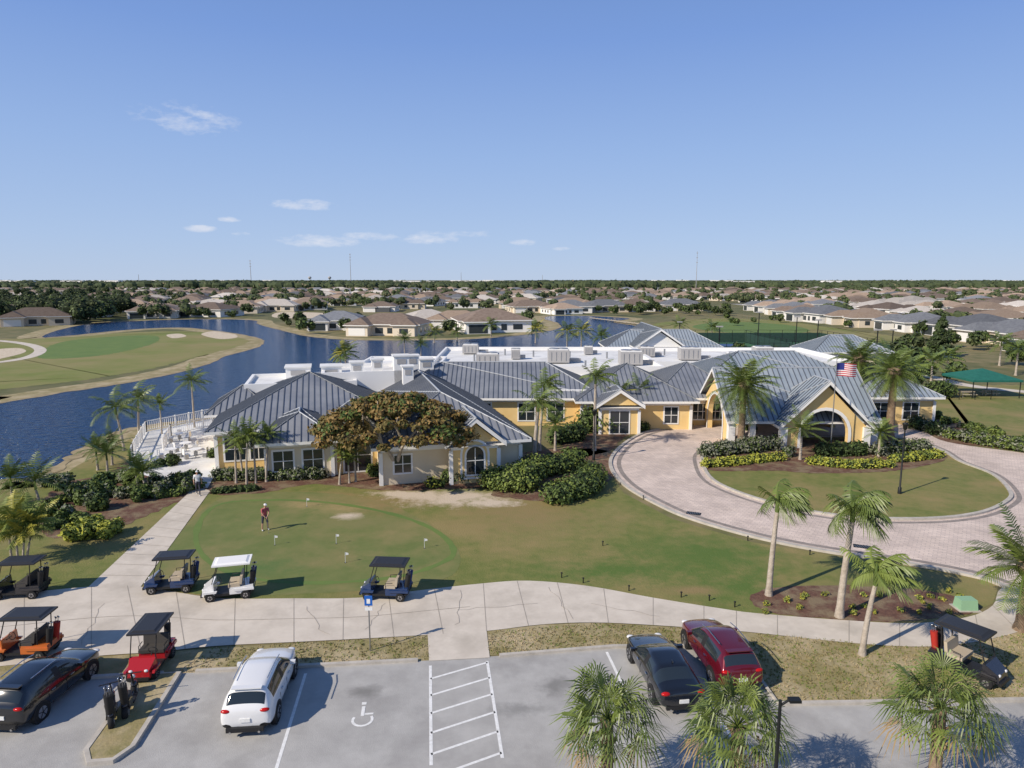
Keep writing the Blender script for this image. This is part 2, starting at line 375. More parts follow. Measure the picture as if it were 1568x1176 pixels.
# ============================================================ GROUND
ground = MB(); ground.add([(-9000,-300,0),(9000,-300,0),(9000,14000,0),(-9000,14000,0)], [(0,1,2,3)], 'ground'); ground.obj('ground')
lake = [(-90,750),(0,738),(60,731),(105,705),(135,685),(185,662),(240,650),(330,638),(480,605),(640,575),(850,558),(1000,546),(1060,533),(1085,523),(1060,516),(1010,509),(975,499),(940,493),(965,488),(905,484),(845,484),(832,488),(852,495),(853,503),(800,513),(700,520),(560,521),(480,516),(430,505),(398,497),(385,490),(290,489),(200,492),(130,497),(80,508),(62,517),(120,513),(200,505),(280,502),(345,509),(385,516),(402,523),(388,533),(345,545),(300,563),(200,585),(100,600),(0,617),(-90,630)]
ribbon('lake_bank_grass', lake, 10, .006, 'dry_grass', True, n=4)
sheet('lake_water', lake, .02, 'water', n=5)
ribbon('lake_shore', lake, 1.0, .035, 'bank', True, n=7, jit=.6)
sheet('fairway', [(-90,612),(0,597),(120,583),(230,565),(310,545),(375,527),(370,518),(300,508),(200,509),(110,516),(0,520),(-90,522)], .012, 'fairway', jag=.5)
sheet('golf_green', [(60,548),(150,545),(230,528),(240,515),(180,515),(90,525)], .02, 'golf_green', jag=.3)
for b in ([(308,512),(330,507),(358,511),(362,517),(335,519)], [(-20,552),(20,545),(40,538),(25,533),(-20,538)], [(255,513),(275,511),(285,515),(265,518)]):
    sheet('sand_bunker', b, .024, 'sand')
ribbon('cart_path', [(-90,562),(-20,557),(40,548),(62,537),(45,528),(0,522),(-60,520)], 2.2, .03, 'concrete')
sheet('fairway', [(1000,497),(1080,488),(1180,490),(1300,505),(1400,520),(1420,535),(1340,540),(1240,520),(1110,512),(1060,510)], .012, 'fairway', jag=.8)
sheet('golf_green', [(1060,500),(1110,493),(1200,497),(1240,507),(1180,512),(1100,508)], .02, 'golf_green')
sheet('fairway', [(1400,600),(1568,590),(1800,620),(1800,690),(1568,672),(1420,640),(1380,620)], .012, 'lawn', jag=.4)
sheet('sand_bunker', [(430,478),(500,480),(480,487),(420,486)], .02, 'sand')
ribbon('cart_path', [(1200,552),(1300,560),(1400,572),(1480,590),(1568,600),(1700,612)], 2.4, .03, 'concrete')
sheet('dry_grass_bank', [(-150,790),(-20,752),(70,745),(120,712),(200,672),(215,690),(190,720),(300,735),(320,750),(215,900),(-20,905),(-200,930)], .01, 'lawn', False)
sheet('lawn', [(215,900),(318,752),(520,738),(760,735),(930,720),(955,755),(1030,795),(1150,830),(1300,855),(1480,880),(1530,895),(1520,925),(1440,960),(1300,960),(1150,945),(1000,920),(810,895),(700,905),(600,918),(400,925)], .011, 'lawn', False)
sheet('putting_green', [(225,880),(255,835),(335,765),(420,754),(520,757),(600,775),(660,805),(705,850),(690,882),(640,893),(540,905),(400,912),(260,905)], .016, 'putting_green', jag=.07)
ribbon('mown_collar', [(330,775),(300,820),(320,860),(380,885),(480,893),(600,885),(670,865),(695,845),(670,815),(610,790),(520,772),(420,766)], .35, .021, 'golf_green', True, jit=.3)
sheet('mulch_bed', [(325,757),(330,738),(560,722),(700,715),(820,690),(930,690),(945,720),(920,745),(860,768),(760,760),(740,748),(600,752),(480,742),(400,755)], .022, 'mulch', jag=.12)
sheet('mulch_bed', [(940,640),(1070,640),(1040,655),(960,668),(935,690),(870,700),(870,660)], .022, 'mulch', jag=.1)
sheet('mulch_bed', [(60,775),(100,740),(160,728),(210,705),(300,730),(305,755),(260,775),(200,800),(120,825),(60,815)], .02, 'mulch', jag=.2)
sheet('mulch_bed', [(1150,915),(1190,900),(1300,897),(1420,905),(1495,925),(1480,940),(1380,952),(1260,948),(1170,935)], .022, 'mulch', jag=.1)
sheet('mulch_bed', [(1380,640),(1420,632),(1500,655),(1568,672),(1700,700),(1700,715),(1568,692),(1440,676),(1400,660)], .022, 'mulch', jag=.1)
drive = [(1120,640),(1040,650),(985,664),(945,690),(935,715),(958,745),(1010,775),(1060,796),(1150,822),(1250,843),(1400,866),(1500,886),(1560,905),(1700,930),(1900,900),(1900,760),(1700,712),(1568,694),(1450,677),(1400,655),(1300,640)]
sheet('driveway', drive, .03, 'pavers')
edge = [(1060,648),(985,664),(945,690),(935,715),(958,745),(1010,775),(1060,796),(1150,822),(1250,843),(1400,866),(1500,886),(1560,905),(1700,930)]
ribbon('driveway_kerb', edge, .28, 0, 'kerb', h=.13)
island = [(1076,710),(1100,742),(1190,774),(1300,793),(1420,796),(1500,787),(1543,768),(1545,752),(1520,728),(1470,708),(1440,690),(1380,672),(1260,670),(1140,672),(1085,690)]
iw = [G(*p) for p in smooth(island)]
cen = sum(iw, Vector())/len(iw)
def scaled(w, k): return [cen+(p-cen)*k for p in w]
ribbonw('driveway_border', scaled(iw,1.05), .3, .036, 'paver_border', True)
e2 = [G(*p) for p in smooth(edge, False)]
e2in = []
for i,p in enumerate(e2):
    d = (e2[min(i+1,len(e2)-1)]-e2[max(i-1,0)]).normalized(); nn = Vector((-d.y,d.x,0)); e2in.append(p+nn*.7)
ribbonw('driveway_border', e2in, .35, .036, 'paver_border')
sheetw('island_lawn', iw, .06, 'lawn')
ribbonw('island_kerb', iw, .25, .03, 'kerb', True, h=.13)
sheet('mulch_bed', [(1082,712),(1095,722),(1190,722),(1250,726),(1370,722),(1450,702),(1380,676),(1260,674),(1140,676),(1090,690)], .075, 'mulch', jag=.08)
for (u,v) in ((1062,787),(1320,838)):
    m=MB(); m.box(0,0,.045,.9,.5,.02,'post_black',rz=-.4)
    for k in range(6): m.box(-.35+k*.14,0,.058,.03,.4,.006,'steel')
    m.obj('storm_drain',G(u,v))
# sidewalk
up = [(-150,925),(0,912),(140,899),(215,899),(330,916),(450,917),(550,916),(640,905),(740,894),(810,890),(900,898),(1000,916),(1100,932),(1160,940),(1300,951),(1400,955),(1480,946),(1520,928),(1535,900),(1600,885)]
lo = [(-150,1030),(0,1021),(140,1006),(240,999),(330,990),(450,984),(550,979),(655,973),(745,967),(830,957),(910,954),(1000,958),(1100,965),(1160,970),(1300,985),(1400,991),(1480,986),(1560,968),(1600,945),(1660,915)]
us, ls = smooth(up, False, 4), smooth(lo, False, 4)
mb = MB(); vs = []
for a,b in zip(us,ls):
    A,B = G(*a),G(*b); vs += [(A.x,A.y,.03),(B.x,B.y,.03)]
mb.add(vs, [(2*i,2*i+1,2*i+3,2*i+2) for i in range(len(us)-1)], 'concrete'); mb.obj('sidewalk')
mb = MB()
def joint(A,B,w=.03,z=.036,m='concrete_joint'):
    d = (B-A).normalized(); n = Vector((-d.y,d.x,0))*w/2
    mb.add([((A+n).x,(A+n).y,z), ((A-n).x,(A-n).y,z), ((B-n).x,(B-n).y,z), ((B+n).x,(B+n).y,z)], [(0,1,2,3)], m)
for i in range(2,len(us)-1,3):
    joint(G(*us[i]), G(*ls[i]))
for i in range(0,len(us)-1):
    if us[i][0] < 700:
        A = G(*us[i]).lerp(G(*ls[i]), .5); B = G(*us[i+1]).lerp(G(*ls[i+1]), .5); joint(A,B,.028,.040)
for (u0,v0,u1,v1) in ((470,930,500,975),(705,905,700,960),(840,900,880,950),(160,925,120,990),(905,925,1010,945),(590,925,560,965),(700,935,820,925)):
    p=G(u0,v0); q=G(u1,v1); a=p
    for k in range(1,9):
        b=p.lerp(q,k/8)+Vector((R.uniform(-.12,.12),R.uniform(-.12,.12),0)); joint(a,b,.016,.044); a=b
mb.obj('sidewalk_joints')
sheet('footpath', [(135,900),(215,900),(322,752),(300,745)], .034, 'concrete', False)
mb = MB()
for k in range(1,12):
    t = k/12; A = G(135,900).lerp(G(300,745),t); B = G(215,900).lerp(G(322,752),t); joint(A,B,.03,.041)
mb.obj('footpath_joints')
sheet('kerb_ramp', [(655,972),(745,966),(750,1008),(657,1013)], .034, 'concrete', False)
sheet('dry_verge', [(-200,1028),(0,1020),(240,999),(655,973),(657,1012),(270,1032),(0,1047),(-300,1072)], .014, 'dry_grass', False)
sheet('dry_verge', [(745,967),(830,957),(910,954),(1060,962),(1160,970),(1300,985),(1400,991),(1480,986),(1560,968),(1900,900),(1900,1060),(1568,1072),(1190,1080),(1158,1035),(1140,990),(940,991),(750,1004)], .014, 'dry_grass', False)
park = [(-700,1092),(0,1047),(270,1032),(657,1012),(750,1006),(940,992),(1140,991),(1158,1035),(1192,1080),(1568,1074),(1900,1066),(2400,1900),(-1500,1900)]
sheet('parking_lot', park, .019, 'asphalt', False)
ribbon('parking_kerb', [(-700,1092),(0,1047),(250,1033)], .16, .0, 'kerb', h=.12, sm=False)
ribbon('parking_kerb', [(300,1030),(640,1013)], .16, .0, 'kerb', h=.12, sm=False)
ribbon('parking_kerb', [(765,1006),(940,992),(1140,991),(1158,1035),(1192,1080),(1568,1074),(1900,1066)], .16, .0, 'kerb', h=.12, sm=False)
tv=[];tf=[];tm=[]
def tufts(poly, n, hh=.06):
    w=[G(*p) for p in poly]; x0=min(p.x for p in w);x1=max(p.x for p in w);y0=min(p.y for p in w);y1=max(p.y for p in w); c=0
    while c<n:
        x=R.uniform(x0,x1);y=R.uniform(y0,y1); ins=False
        for i in range(len(w)):
            a,b=w[i],w[i-1]
            if (a.y>y)!=(b.y>y) and x<(b.x-a.x)*(y-a.y)/(b.y-a.y)+a.x: ins=not ins
        if not ins: continue
        c+=1; mi=R.random()<.3
        for k in range(3):
            a=R.uniform(0,6.28); d=Vector((cos(a),sin(a),0)); o=Vector((x+R.uniform(-.05,.05),y+R.uniform(-.05,.05),.012)); b=len(tv)
            tv.extend([tuple(o-d*.025),tuple(o+d*.025),tuple(o+Vector((R.uniform(-.05,.05),R.uniform(-.05,.05),hh*R.uniform(.6,1.3))))]); tf.append((b,b+1,b+2)); tm.append(int(mi))
tufts([(270,1031),(657,1011),(655,974),(330,992)],900)
tufts([(750,1003),(745,968),(910,955),(1060,963),(1140,988),(940,990)],1200)
tufts([(1142,990),(1160,971),(1400,992),(1568,970),(1568,1070),(1192,1078),(1158,1035)],3000)
me=bpy.data.meshes.new('grass_tufts'); me.from_pydata(tv,[],tf); me.materials.append(MATS['dry_grass']); me.materials.append(MATS['leaf_light']); me.polygons.foreach_set('material_index',tm); inst('grass_tufts',me)
hd = radians(97); fd = Vector((cos(hd),sin(hd),0)); sd = Vector((fd.y,-fd.x,0))
def stripe(A, B, w=.11): ribbonw('parking_line', [A,B], w, .024, 'paint_white')
a0 = G(659,1020); a1 = G(746,1013)
stripe(a0, a0-fd*5.6); stripe(a1, a1-fd*5.6)
for k in range(6):
    stripe(a0-fd*(.9+k*1.05), a1-fd*(.1+k*1.05), .1)
l3 = G(929,999); stripe(l3, l3-fd*5.6)
l4 = G(468,1032); stripe(l4, l4-fd*5.6)
l5 = l3+sd*2.75; stripe(l5-fd*.6, l5-fd*5.6)
fp = G(245,1036)
kw=[fp-sd*.7, fp+sd*.7, fp+sd*.7-fd*4.2, fp+sd*.35-fd*4.8, fp-sd*.35-fd*4.8, fp-sd*.7-fd*4.2]
sheetw('kerb_island', kw, .13, 'dry_grass')
ribbonw('parking_kerb', kw, .16, 0, 'kerb', True, h=.15)
mb = MB(); c = G(555,1103)
mb.M = Matrix.Translation((c.x,c.y,.026))@Matrix.Rotation(radians(7),4,'Z')
ring = [(cos(a)*.38,sin(a)*.38) for a in [radians(x) for x in range(150,400,20)]]
for i in range(len(ring)-1):
    x0,y0=ring[i];x1,y1=ring[i+1]; mb.add([(x0,y0,0),(x1,y1,0),(x1*.75,y1*.75,0),(x0*.75,y0*.75,0)],[(0,1,2,3)],'paint_white')
mb.add([(-.08,.2,.003),(.04,.2,.003),(.04,.75,.003),(-.08,.75,.003)],[(0,1,2,3)],'paint_white')
mb.add([(-.1,.85,0),(.06,.85,0),(.06,1.0,0),(-.1,1.0,0)],[(0,1,2,3)],'paint_white')
mb.add([(.05,.25,.003),(.35,.25,.003),(.35,.35,.003),(.05,.35,.003)],[(0,1,2,3)],'paint_white')
mb.obj('wheelchair_symbol')
# ============================================================ CLUBHOUSE
club = empty('clubhouse')
def rf(mb, poly, mat, rib=.5, seam=True):
    P3 = [Vector(p) for p in poly]; mb.add(P3, [tuple(range(len(P3)))], mat)
    if not seam: return
    n = Vector((0,0,0))
    for i in range(len(P3)): n += P3[i].cross(P3[(i+1)%len(P3)])
    n.normalize()
    if n.z < 0: n = -n
    if n.z > .995: return
    e = Z.cross(n).normalized(); dn = n.cross(e).normalized(); o = P3[0]
    q = [((p-o).dot(e),(p-o).dot(dn)) for p in P3]
    lo_, hi_ = min(a for a,_ in q), max(a for a,_ in q); x = lo_+rib/2
    while x < hi_:
        ys = []
        for i in range(len(q)):
            a,b = q[i],q[(i+1)%len(q)]
            if (a[0]-x)*(b[0]-x) < 0: ys.append(a[1]+(b[1]-a[1])*(x-a[0])/(b[0]-a[0]))
        if len(ys) >= 2:
            y0,y1 = min(ys),max(ys); w=.032; h=.06
            A = o+e*x+dn*y0; B = o+e*x+dn*y1
            mb.add([A-e*w,A+e*w,B+e*w,B-e*w,A-e*w+n*h,A+e*w+n*h,B+e*w+n*h,B-e*w+n*h],[(4,5,6,7),(0,1,5,4),(2,3,7,6),(1,2,6,5),(3,0,4,7)],'roof_rib')
        x += rib
def block(x0, x1, y0, y1, ez, rise, wall='wall_yellow', roof='metal_roof', ov=.7, gab='', M=None, ridge='x', seam=True, nowall=False, fascia='trim_white'):
    M = M or Matrix.Identity(4)
    X0,X1,Y0,Y1 = x0-ov,x1+ov,y0-ov,y1+ov
    T = lambda x,y,z: M@Vector((x,y,z))
    mr = MB(); mw = MB()
    if ridge == 'x':
        hy = (Y1-Y0)/2; ym = (Y0+Y1)/2; a = X0 if 'w' in gab else X0+hy; b = X1 if 'e' in gab else X1-hy
        if a > b: a = b = (X0+X1)/2
        r0,r1 = T(a,ym,ez+rise),T(b,ym,ez+rise); c = [T(X0,Y0,ez),T(X1,Y0,ez),T(X1,Y1,ez),T(X0,Y1,ez)]
        rf(mr,[c[0],c[1],r1,r0],roof,seam=seam); rf(mr,[c[2],c[3],r0,r1],roof,seam=seam)
        if 'w' not in gab: rf(mr,[c[3],c[0],r0],roof,seam=seam)
        elif not nowall: mw.add([T(x0,y0,ez),T(x0,y1,ez),T(x0,(y0+y1)/2,ez+rise*(1-ov/hy)-.02)],[(1,0,2)],wall)
        if 'e' not in gab: rf(mr,[c[1],c[2],r1],roof,seam=seam)
        elif not nowall: mw.add([T(x1,y0,ez),T(x1,y1,ez),T(x1,(y0+y1)/2,ez+rise*(1-ov/hy)-.02)],[(0,1,2)],wall)
    else:
        hx = (X1-X0)/2; xm = (X0+X1)/2; a = Y0 if 's' in gab else Y0+hx; b = Y1 if 'n' in gab else Y1-hx
        if a > b: a = b = (Y0+Y1)/2
        r0,r1 = T(xm,a,ez+rise),T(xm,b,ez+rise); c = [T(X0,Y0,ez),T(X1,Y0,ez),T(X1,Y1,ez),T(X0,Y1,ez)]
        rf(mr,[c[1],c[2],r1,r0],roof,seam=seam); rf(mr,[c[3],c[0],r0,r1],roof,seam=seam)
        if 's' not in gab: rf(mr,[c[0],c[1],r0],roof,seam=seam)
        elif not nowall: mw.add([T(x0,y0,ez),T(x1,y0,ez),T((x0+x1)/2,y0,ez+rise*(1-ov/hx)-.02)],[(0,1,2)],wall)
        if 'n' not in gab: rf(mr,[c[2],c[3],r1],roof,seam=seam)
        elif not nowall: mw.add([T(x0,y1,ez),T(x1,y1,ez),T((x0+x1)/2,y1,ez+rise*(1-ov/hx)-.02)],[(1,0,2)],wall)
    mr.tube([r0+Z*.03, r1+Z*.03], .08, 'roof_rib_light', 6)
    for k in range(4):
        A,B = c[k],c[(k+1)%4]
        if 'senw'[k] in gab: continue
        mr.add([A+Z*.01,B+Z*.01,B-Z*.22,A-Z*.22],[(0,1,2,3)],fascia)
    for side,(i,j,r) in {'s':(0,1,r0),'e':(1,2,r1),'n':(2,3,r1),'w':(3,0,r0)}.items():
        if side in gab:
            q = (c[i]+c[j])/2; o_ = (r-Vector((q.x,q.y,r.z)))*0
            out = (c[i]-c[j]).cross(Z).normalized()*.03
            if (out).dot(q-(c[0]+c[2])/2) < 0: out = -out
            for A in (c[i],c[j]): mr.add([A+out+Z*.02,r+out+Z*.02,r+out-Z*.32,A+out-Z*.3],[(0,1,2,3)],fascia)
        else:
            for A in (c[i],c[j]): mr.tube([A+Z*.03,r+Z*.03],.06,'roof_rib_light',5)
    if not nowall:
        mr.add([c[0]-Z*.2,c[1]-Z*.2,c[2]-Z*.2,c[3]-Z*.2],[(0,1,2,3)],'trim_white')
        w = [T(x0,y0,0),T(x1,y0,0),T(x1,y1,0),T(x0,y1,0)]
        for k in range(4):
            A,B = w[k],w[(k+1)%4]; mw.add([A,B,B+Z*(ez-.21),A+Z*(ez-.21)],[(0,1,2,3)],wall)
            d=(B-A).normalized(); n=Vector((d.y,-d.x,0))*.04
            mw.add([A+n+Z*(ez-.5),B+n+Z*(ez-.5),B+n+Z*(ez-.215),A+n+Z*(ez-.215)],[(0,1,2,3)],'trim_white')
            mw.box(A.x,A.y,(ez-.52)/2,.28,.28,ez-.52,'trim_white',rz=atan2(d.y,d.x))
        mw.obj('walls', parent=club)
    mr.obj('roof', parent=club)
def wpanel(mb, A, B, t, w, z0, z1, mat='glass', arch=False, frame=.14, out=.05, mull=0):
    A = Vector((A[0],A[1],0)); B = Vector((B[0],B[1],0)); d = (B-A).normalized(); n = Vector((d.y,-d.x,0)); c = A.lerp(B,t)
    def shape(hw, a, b, o, m):
        if arch:
            pts = [c-d*hw+Z*a, c+d*hw+Z*a]+[c+d*hw*cos(x)+Z*(b-hw+hw*sin(x)) for x in [pi*k/10 for k in range(11)]]
        else: pts = [c-d*hw+Z*a, c+d*hw+Z*a, c+d*hw+Z*b, c-d*hw+Z*b]
        k = len(pts); ps = [p+n*o for p in pts]+[p for p in pts]
        mb.add(ps, [tuple(range(k))]+[(i,k+i,k+(i+1)%k,(i+1)%k) for i in range(k)], m)
    shape(w/2+frame, z0-frame, z1+frame, out, 'trim_white'); shape(w/2, z0, z1, out+.012, mat)
    for i in range(mull):
        x = -w/2+w*(i+1)/(mull+1); q = c+d*x
        mb.add([q-d*.03+n*(out+.03)+Z*z0,q+d*.03+n*(out+.03)+Z*z0,q+d*.03+n*(out+.03)+Z*(z1-(.1 if arch else 0)),q-d*.03+n*(out+.03)+Z*(z1-(.1 if arch else 0))],[(0,1,2,3)],'trim_white')
    if mull:
        zc = (z0+z1)/2; mb.add([c-d*w/2+n*(out+.026)+Z*(zc-.03),c+d*w/2+n*(out+.026)+Z*(zc-.03),c+d*w/2+n*(out+.026)+Z*(zc+.03),c-d*w/2+n*(out+.026)+Z*(zc+.03)],[(0,1,2,3)],'trim_white')
ML = Matrix.Translation((-24,52,0))@Matrix.Rotation(radians(15),4,'Z')
L = lambda x,y: (ML@Vector((x,y,0)))
block(.7,15,.7,16,3.2,3.4, M=ML, ridge='x')
block(4.8,9.6,-3.6,3,3.0,1.7, M=ML, ridge='y', wall='wall_cream')
block(9.8,13.2,-3.2,3,3.3,1.9, M=ML, ridge='y', gab='s', ov=.5)
block(13.0,23.6,-7.1,18,3.0,2.9, M=ML, ridge='y', wall='wall_cream')
block(18.0,21.6,-8.2,-2,3.1,1.9, M=ML, ridge='y', gab='s', ov=.5)
block(-.5,3.9,8,15,3.2,2.0, M=ML, ridge='x')
block(-13,9,69.4,80,3.0,3.0, ridge='x')
block(7,18,67.5,80,3.0,3.0, ridge='x')
block(15,24,69.5,82,3.0,2.9, ridge='x')
block(8.6,12.4,65.4,70,2.9,1.6, ridge='y', gab='s', ov=.5)
block(19,40,71.5,86,3.2,3.6, roof='metal_roof_pale', ridge='x')
block(36,44,70,82,3.0,2.6, roof='metal_roof_pale', ridge='y')
block(16,34,112,120,4.0,2.6, roof='metal_roof_pale', ridge='x', wall='trim_white')
block(20,27,108,124,4.4,2.9, roof='metal_roof_pale', ridge='y', gab='sn', wall='trim_white')
block(50,62,112,120,3.2,2.5, roof='metal_roof_pale', ridge='x', wall='wall_cream')
block(20.0,33.0,61.0,70.8,2.3,4.2, roof='metal_roof_pale', ridge='x', gab='we', nowall=True, ov=.5)
block(24.2,31.6,59.6,66,2.1,4.1, roof='metal_roof_pale', ridge='y', gab='s', nowall=True, ov=.5)
def archwall(A, B, ze, zp, hw, spring, thick=.45, wall='wall_yellow'):
    A=Vector((A[0],A[1],0)); B=Vector((B[0],B[1],0)); d=(B-A).normalized(); n=Vector((d.y,-d.x,0)); W=(B-A).length; c=(A+B)/2
    mb = MB()
    def face(hw, o):
        pts=[A, A+Z*ze, c+Z*zp, B+Z*ze, B, c+d*hw]+[c+d*hw*cos(x)+Z*(spring+hw*sin(x)) for x in [pi*k/14 for k in range(15)]]+[c-d*hw]
        return [p+n*o for p in pts]
    f = face(hw,0); b = face(hw,-thick); k=len(f)
    mb.add(f+b,[tuple(range(k))[::-1], tuple(range(k,2*k))]+[(i,(i+1)%k,k+(i+1)%k,k+i) for i in range(k)],wall)
    xs=[pi*j/14 for j in range(15)]
    inn=[c+d*hw+n*.06]+[c+d*hw*cos(x)+Z*(spring+hw*sin(x))+n*.06 for x in xs]+[c-d*hw+n*.06]
    h2=hw+.28
    out=[c+d*h2+n*.06]+[c+d*h2*cos(x)+Z*(spring+h2*sin(x))+n*.06 for x in xs]+[c-d*h2+n*.06]
    m=len(inn); mb.add(inn+out,[(i,i+1,m+i+1,m+i) for i in range(m-1)],'trim_white')
    for q in (A,B): mb.box(q.x,q.y,ze/2-.02,.6,.6,ze-.04,'trim_white')
    mb.obj('arch_wall', parent=club)
archwall((24.2,59.6),(31.6,59.6),2.05,5.75,2.1,1.4)
archwall((20.0,70.8),(20.0,61.0),2.2,5.85,2.4,1.5)
archwall((33.0,61.0),(33.0,70.8),2.2,5.85,2.4,1.5)
mb = MB()
mb.box(28,71.2,1.5,9,.3,3.0,'wall_cream')
for x in (22,33-.3): mb.box(x,61.2,1.1,.5,.5,2.2,'trim_white')
mb.box(22.1,61.25,2.2,4,.3,.24,'wall_yellow')
mb.box(26.5,71.0,1.2,3,.1,2.4,'glass')
mb.obj('lobby_front', parent=club)
mb = MB()
fa,fb = L(.7,.7),L(15,.7); wpanel(mb,fa,fb,.1,1.6,.7,2.5,mull=1); wpanel(mb,fa,fb,.22,1.2,.7,2.5,mull=1)
fa,fb = L(4.8,-3.6),L(9.6,-3.6); wpanel(mb,fa,fb,.25,1.4,.7,2.2,mull=1); wpanel(mb,fa,fb,.7,1.4,.7,2.2,mull=1)
fa,fb = L(9.8,-3.2),L(13.2,-3.2); wpanel(mb,fa,fb,.5,2.0,.2,2.7,mull=1)
fa,fb = L(13,-7.1),L(23.6,-7.1); wpanel(mb,fa,fb,.15,1.2,.9,2.2,mull=1)
fa,fb = L(18,-8.2),L(21.6,-8.2); wpanel(mb,fa,fb,.5,1.9,.5,3.2,arch=True,mat='wall_yellow',frame=.16); wpanel(mb,fa,fb,.5,1.3,.7,2.8,arch=True,mull=1,out=.08)
fa,fb = L(.7,16),L(.7,.7)
for t in (.2,.4,.6,.8): wpanel(mb,fa,fb,t,1.8,.3,2.4,mull=1)
for x,w in ((-3,1.6),(1.5,1.6),(4.5,1.6)): wpanel(mb,(-13,69.4),(9,69.4),(x+13)/22,w,.6,2.35,mull=1)
for t in (.12,.3,.82): wpanel(mb,(7,67.5),(18,67.5),t,1.3,.7,2.3,mull=1)
for t in (.3,.5,.7): wpanel(mb,(15,69.5),(24,69.5),t,1.5,.7,2.3,mull=2)
wpanel(mb,(8.6,65.4),(12.4,65.4),.5,1.8,.1,2.3,mull=1)
for t in (.7,.85): wpanel(mb,(19,71.5),(40,71.5),t,1.6,.6,2.5,mull=1)
for t in (.3,.7): wpanel(mb,(36,70),(44,70),t,1.5,.6,2.3,mull=1)
mb.obj('windows', parent=club)
def flat(x0,x1,y0,y1,z,par=.5,wall='trim_white',M=None):
    mb = MB(); mb.M = M or Matrix.Identity(4); w=.3
    mb.box((x0+x1)/2,(y0+y1)/2,z/2,x1-x0,y1-y0,z,'flat_roof')
    for a in ((x0,y0,x1,y0),(x0,y1,x1,y1)): mb.box((a[0]+a[2])/2,a[1],z/2+par/2+.01,x1-x0+w,w,z+par,wall)
    for x in (x0,x1): mb.box(x,(y0+y1)/2,z/2+par/2,w,y1-y0-w-.01,z+par-.01,wall)
    mb.obj('flat_roof', parent=club)
flat(-10,18,80.5,104,4.3)
flat(18.5,44,86.5,104,4.2)
flat(-19,-9,75,92,4.2)
flat(4,13,70,80.3,3.4,.3)
flat(2,12,11,18,5.0,.3,M=ML)
flat(9,16.5,12,19,5.6,.4,M=ML)
mb = MB()
for (x,y,z,sx,sy,sz) in ((-3,84,4.3,2.8,2,1.5),(6,88,4.3,2.7,2.2,1.6),(15,86,4.3,2.8,2.2,1.6),(24,92,4.2,2.7,2,1.5),(0.5,92,4.3,1.2,1.2,1.2),(19,96,4.2,2,2,1.2),(11,98,4.3,1.2,1.2,1),(29,88,4.2,2.2,1.6,1.2),(35,95,4.2,2.4,2,1.3),(-6,99,4.3,2.3,2,1.2)):
    mb.box(x,y,z+sz/2+.15,sx,sy,sz,'gravel_grey'); mb.box(x,y,z+sz+.2,sx*.9,sy*.9,.1,'trim_white')
    mb.tube([(x-sx*.2,y,z+sz+.2),(x-sx*.2,y,z+sz+.35)],sy*.3,'steel',12); mb.tube([(x+sx*.22,y,z+sz+.2),(x+sx*.22,y,z+sz+.35)],sy*.3,'steel',12)
    for k in range(4): mb.box(x-sx*.35+k*sx*.23,y-sy/2-.02,z+sz*.5+.15,.06,.04,sz*.7,'steel')
    mb.box(x+sx*.8,y+.3,z+.35,sx*.6,.5,.45,'gravel_grey')
for (x,y,z) in ((-5,90,4.3),(3,95,4.3),(9,83,4.3),(13,93,4.3),(22,98,4.2),(-1,97,4.3),(8,94,4.3),(16,91,4.3)): mb.tube([(x,y,z),(x,y,z+.9)],.12,'steel',8)
mb.obj('rooftop_units', parent=club)
mb = MB(); mb.M = ML
for (x,y,w,z) in ((12.3,14.0,1.3,6.7),(14.3,13.4,1.1,7.0),(16.6,12.6,1.5,7.4),(18.0,15.0,1.3,7.1),(16.9,9.3,1.0,6.7),(9.8,15,2.0,6.3),(6.5,17,2.4,6.1),(19.8,17.5,1.5,6.4)):
    mb.box(x,y,z/2,w,w,z,'trim_white'); mb.box(x,y,z+.06,w+.24,w+.24,.14,'flat_roof'); mb.box(x,y-w/2-.02,z-.5,w*.6,.04,.5,'gravel_grey')
mb.obj('chimneys', parent=club)
tw = [G(196,722),G(200,700),G(222,662),G(330,640),L(.5,8),L(.5,.5),G(430,722),G(330,726),G(318,748),G(300,748)]
sheetw('terrace', tw, .045, 'flat_roof')
def railing(name, pts, h=1.1, step=1.6):
    mb = MB()
    for i in range(len(pts)-1):
        A,B = pts[i],pts[i+1]; Lr=(B-A).length; k=max(1,int(Lr/step)); d=(B-A)/k; ang=atan2(d.y,d.x)
        for j in range(k+1):
            p=A+d*j; mb.box(p.x,p.y,h/2+.05,.12,.12,h+.1,'trim_white')
        m=(A+B)/2; mb.box(m.x,m.y,h,Lr,.07,.08,'trim_white',rz=ang); mb.box(m.x,m.y,.2,Lr,.05,.07,'trim_white',rz=ang)
        q=int(Lr/.22)
        for j in range(q): p=A+(B-A)*(j/q); mb.box(p.x,p.y,.62,.035,.035,.8,'trim_white')
    return mb.obj(name)
railing('terrace_railing', [G(230,712),G(200,712),G(203,700),G(224,662),G(330,640)])
railing('terrace_railing', [G(250,690),G(262,668),G(335,652)], 1.1)
for (u,v) in ((262,700),(285,690),(300,700),(275,675)):
    mb=MB(); mb.tube([(0,0,0),(0,0,.7)],.04,'steel',6); mb.tube([(0,0,.7),(0,0,.74)],.5,'trim_white',12)
    for a in (0,2,4): mb.box(cos(a)*.8,sin(a)*.8,.42,.42,.42,.05,'trim_white',rz=a); mb.box(cos(a)*1.0,sin(a)*1.0,.65,.06,.42,.5,'trim_white',rz=a); mb.box(cos(a)*.8,sin(a)*.8,.2,.3,.3,.38,'steel',rz=a)
    mb.obj('patio_table', G(u,v,.05))
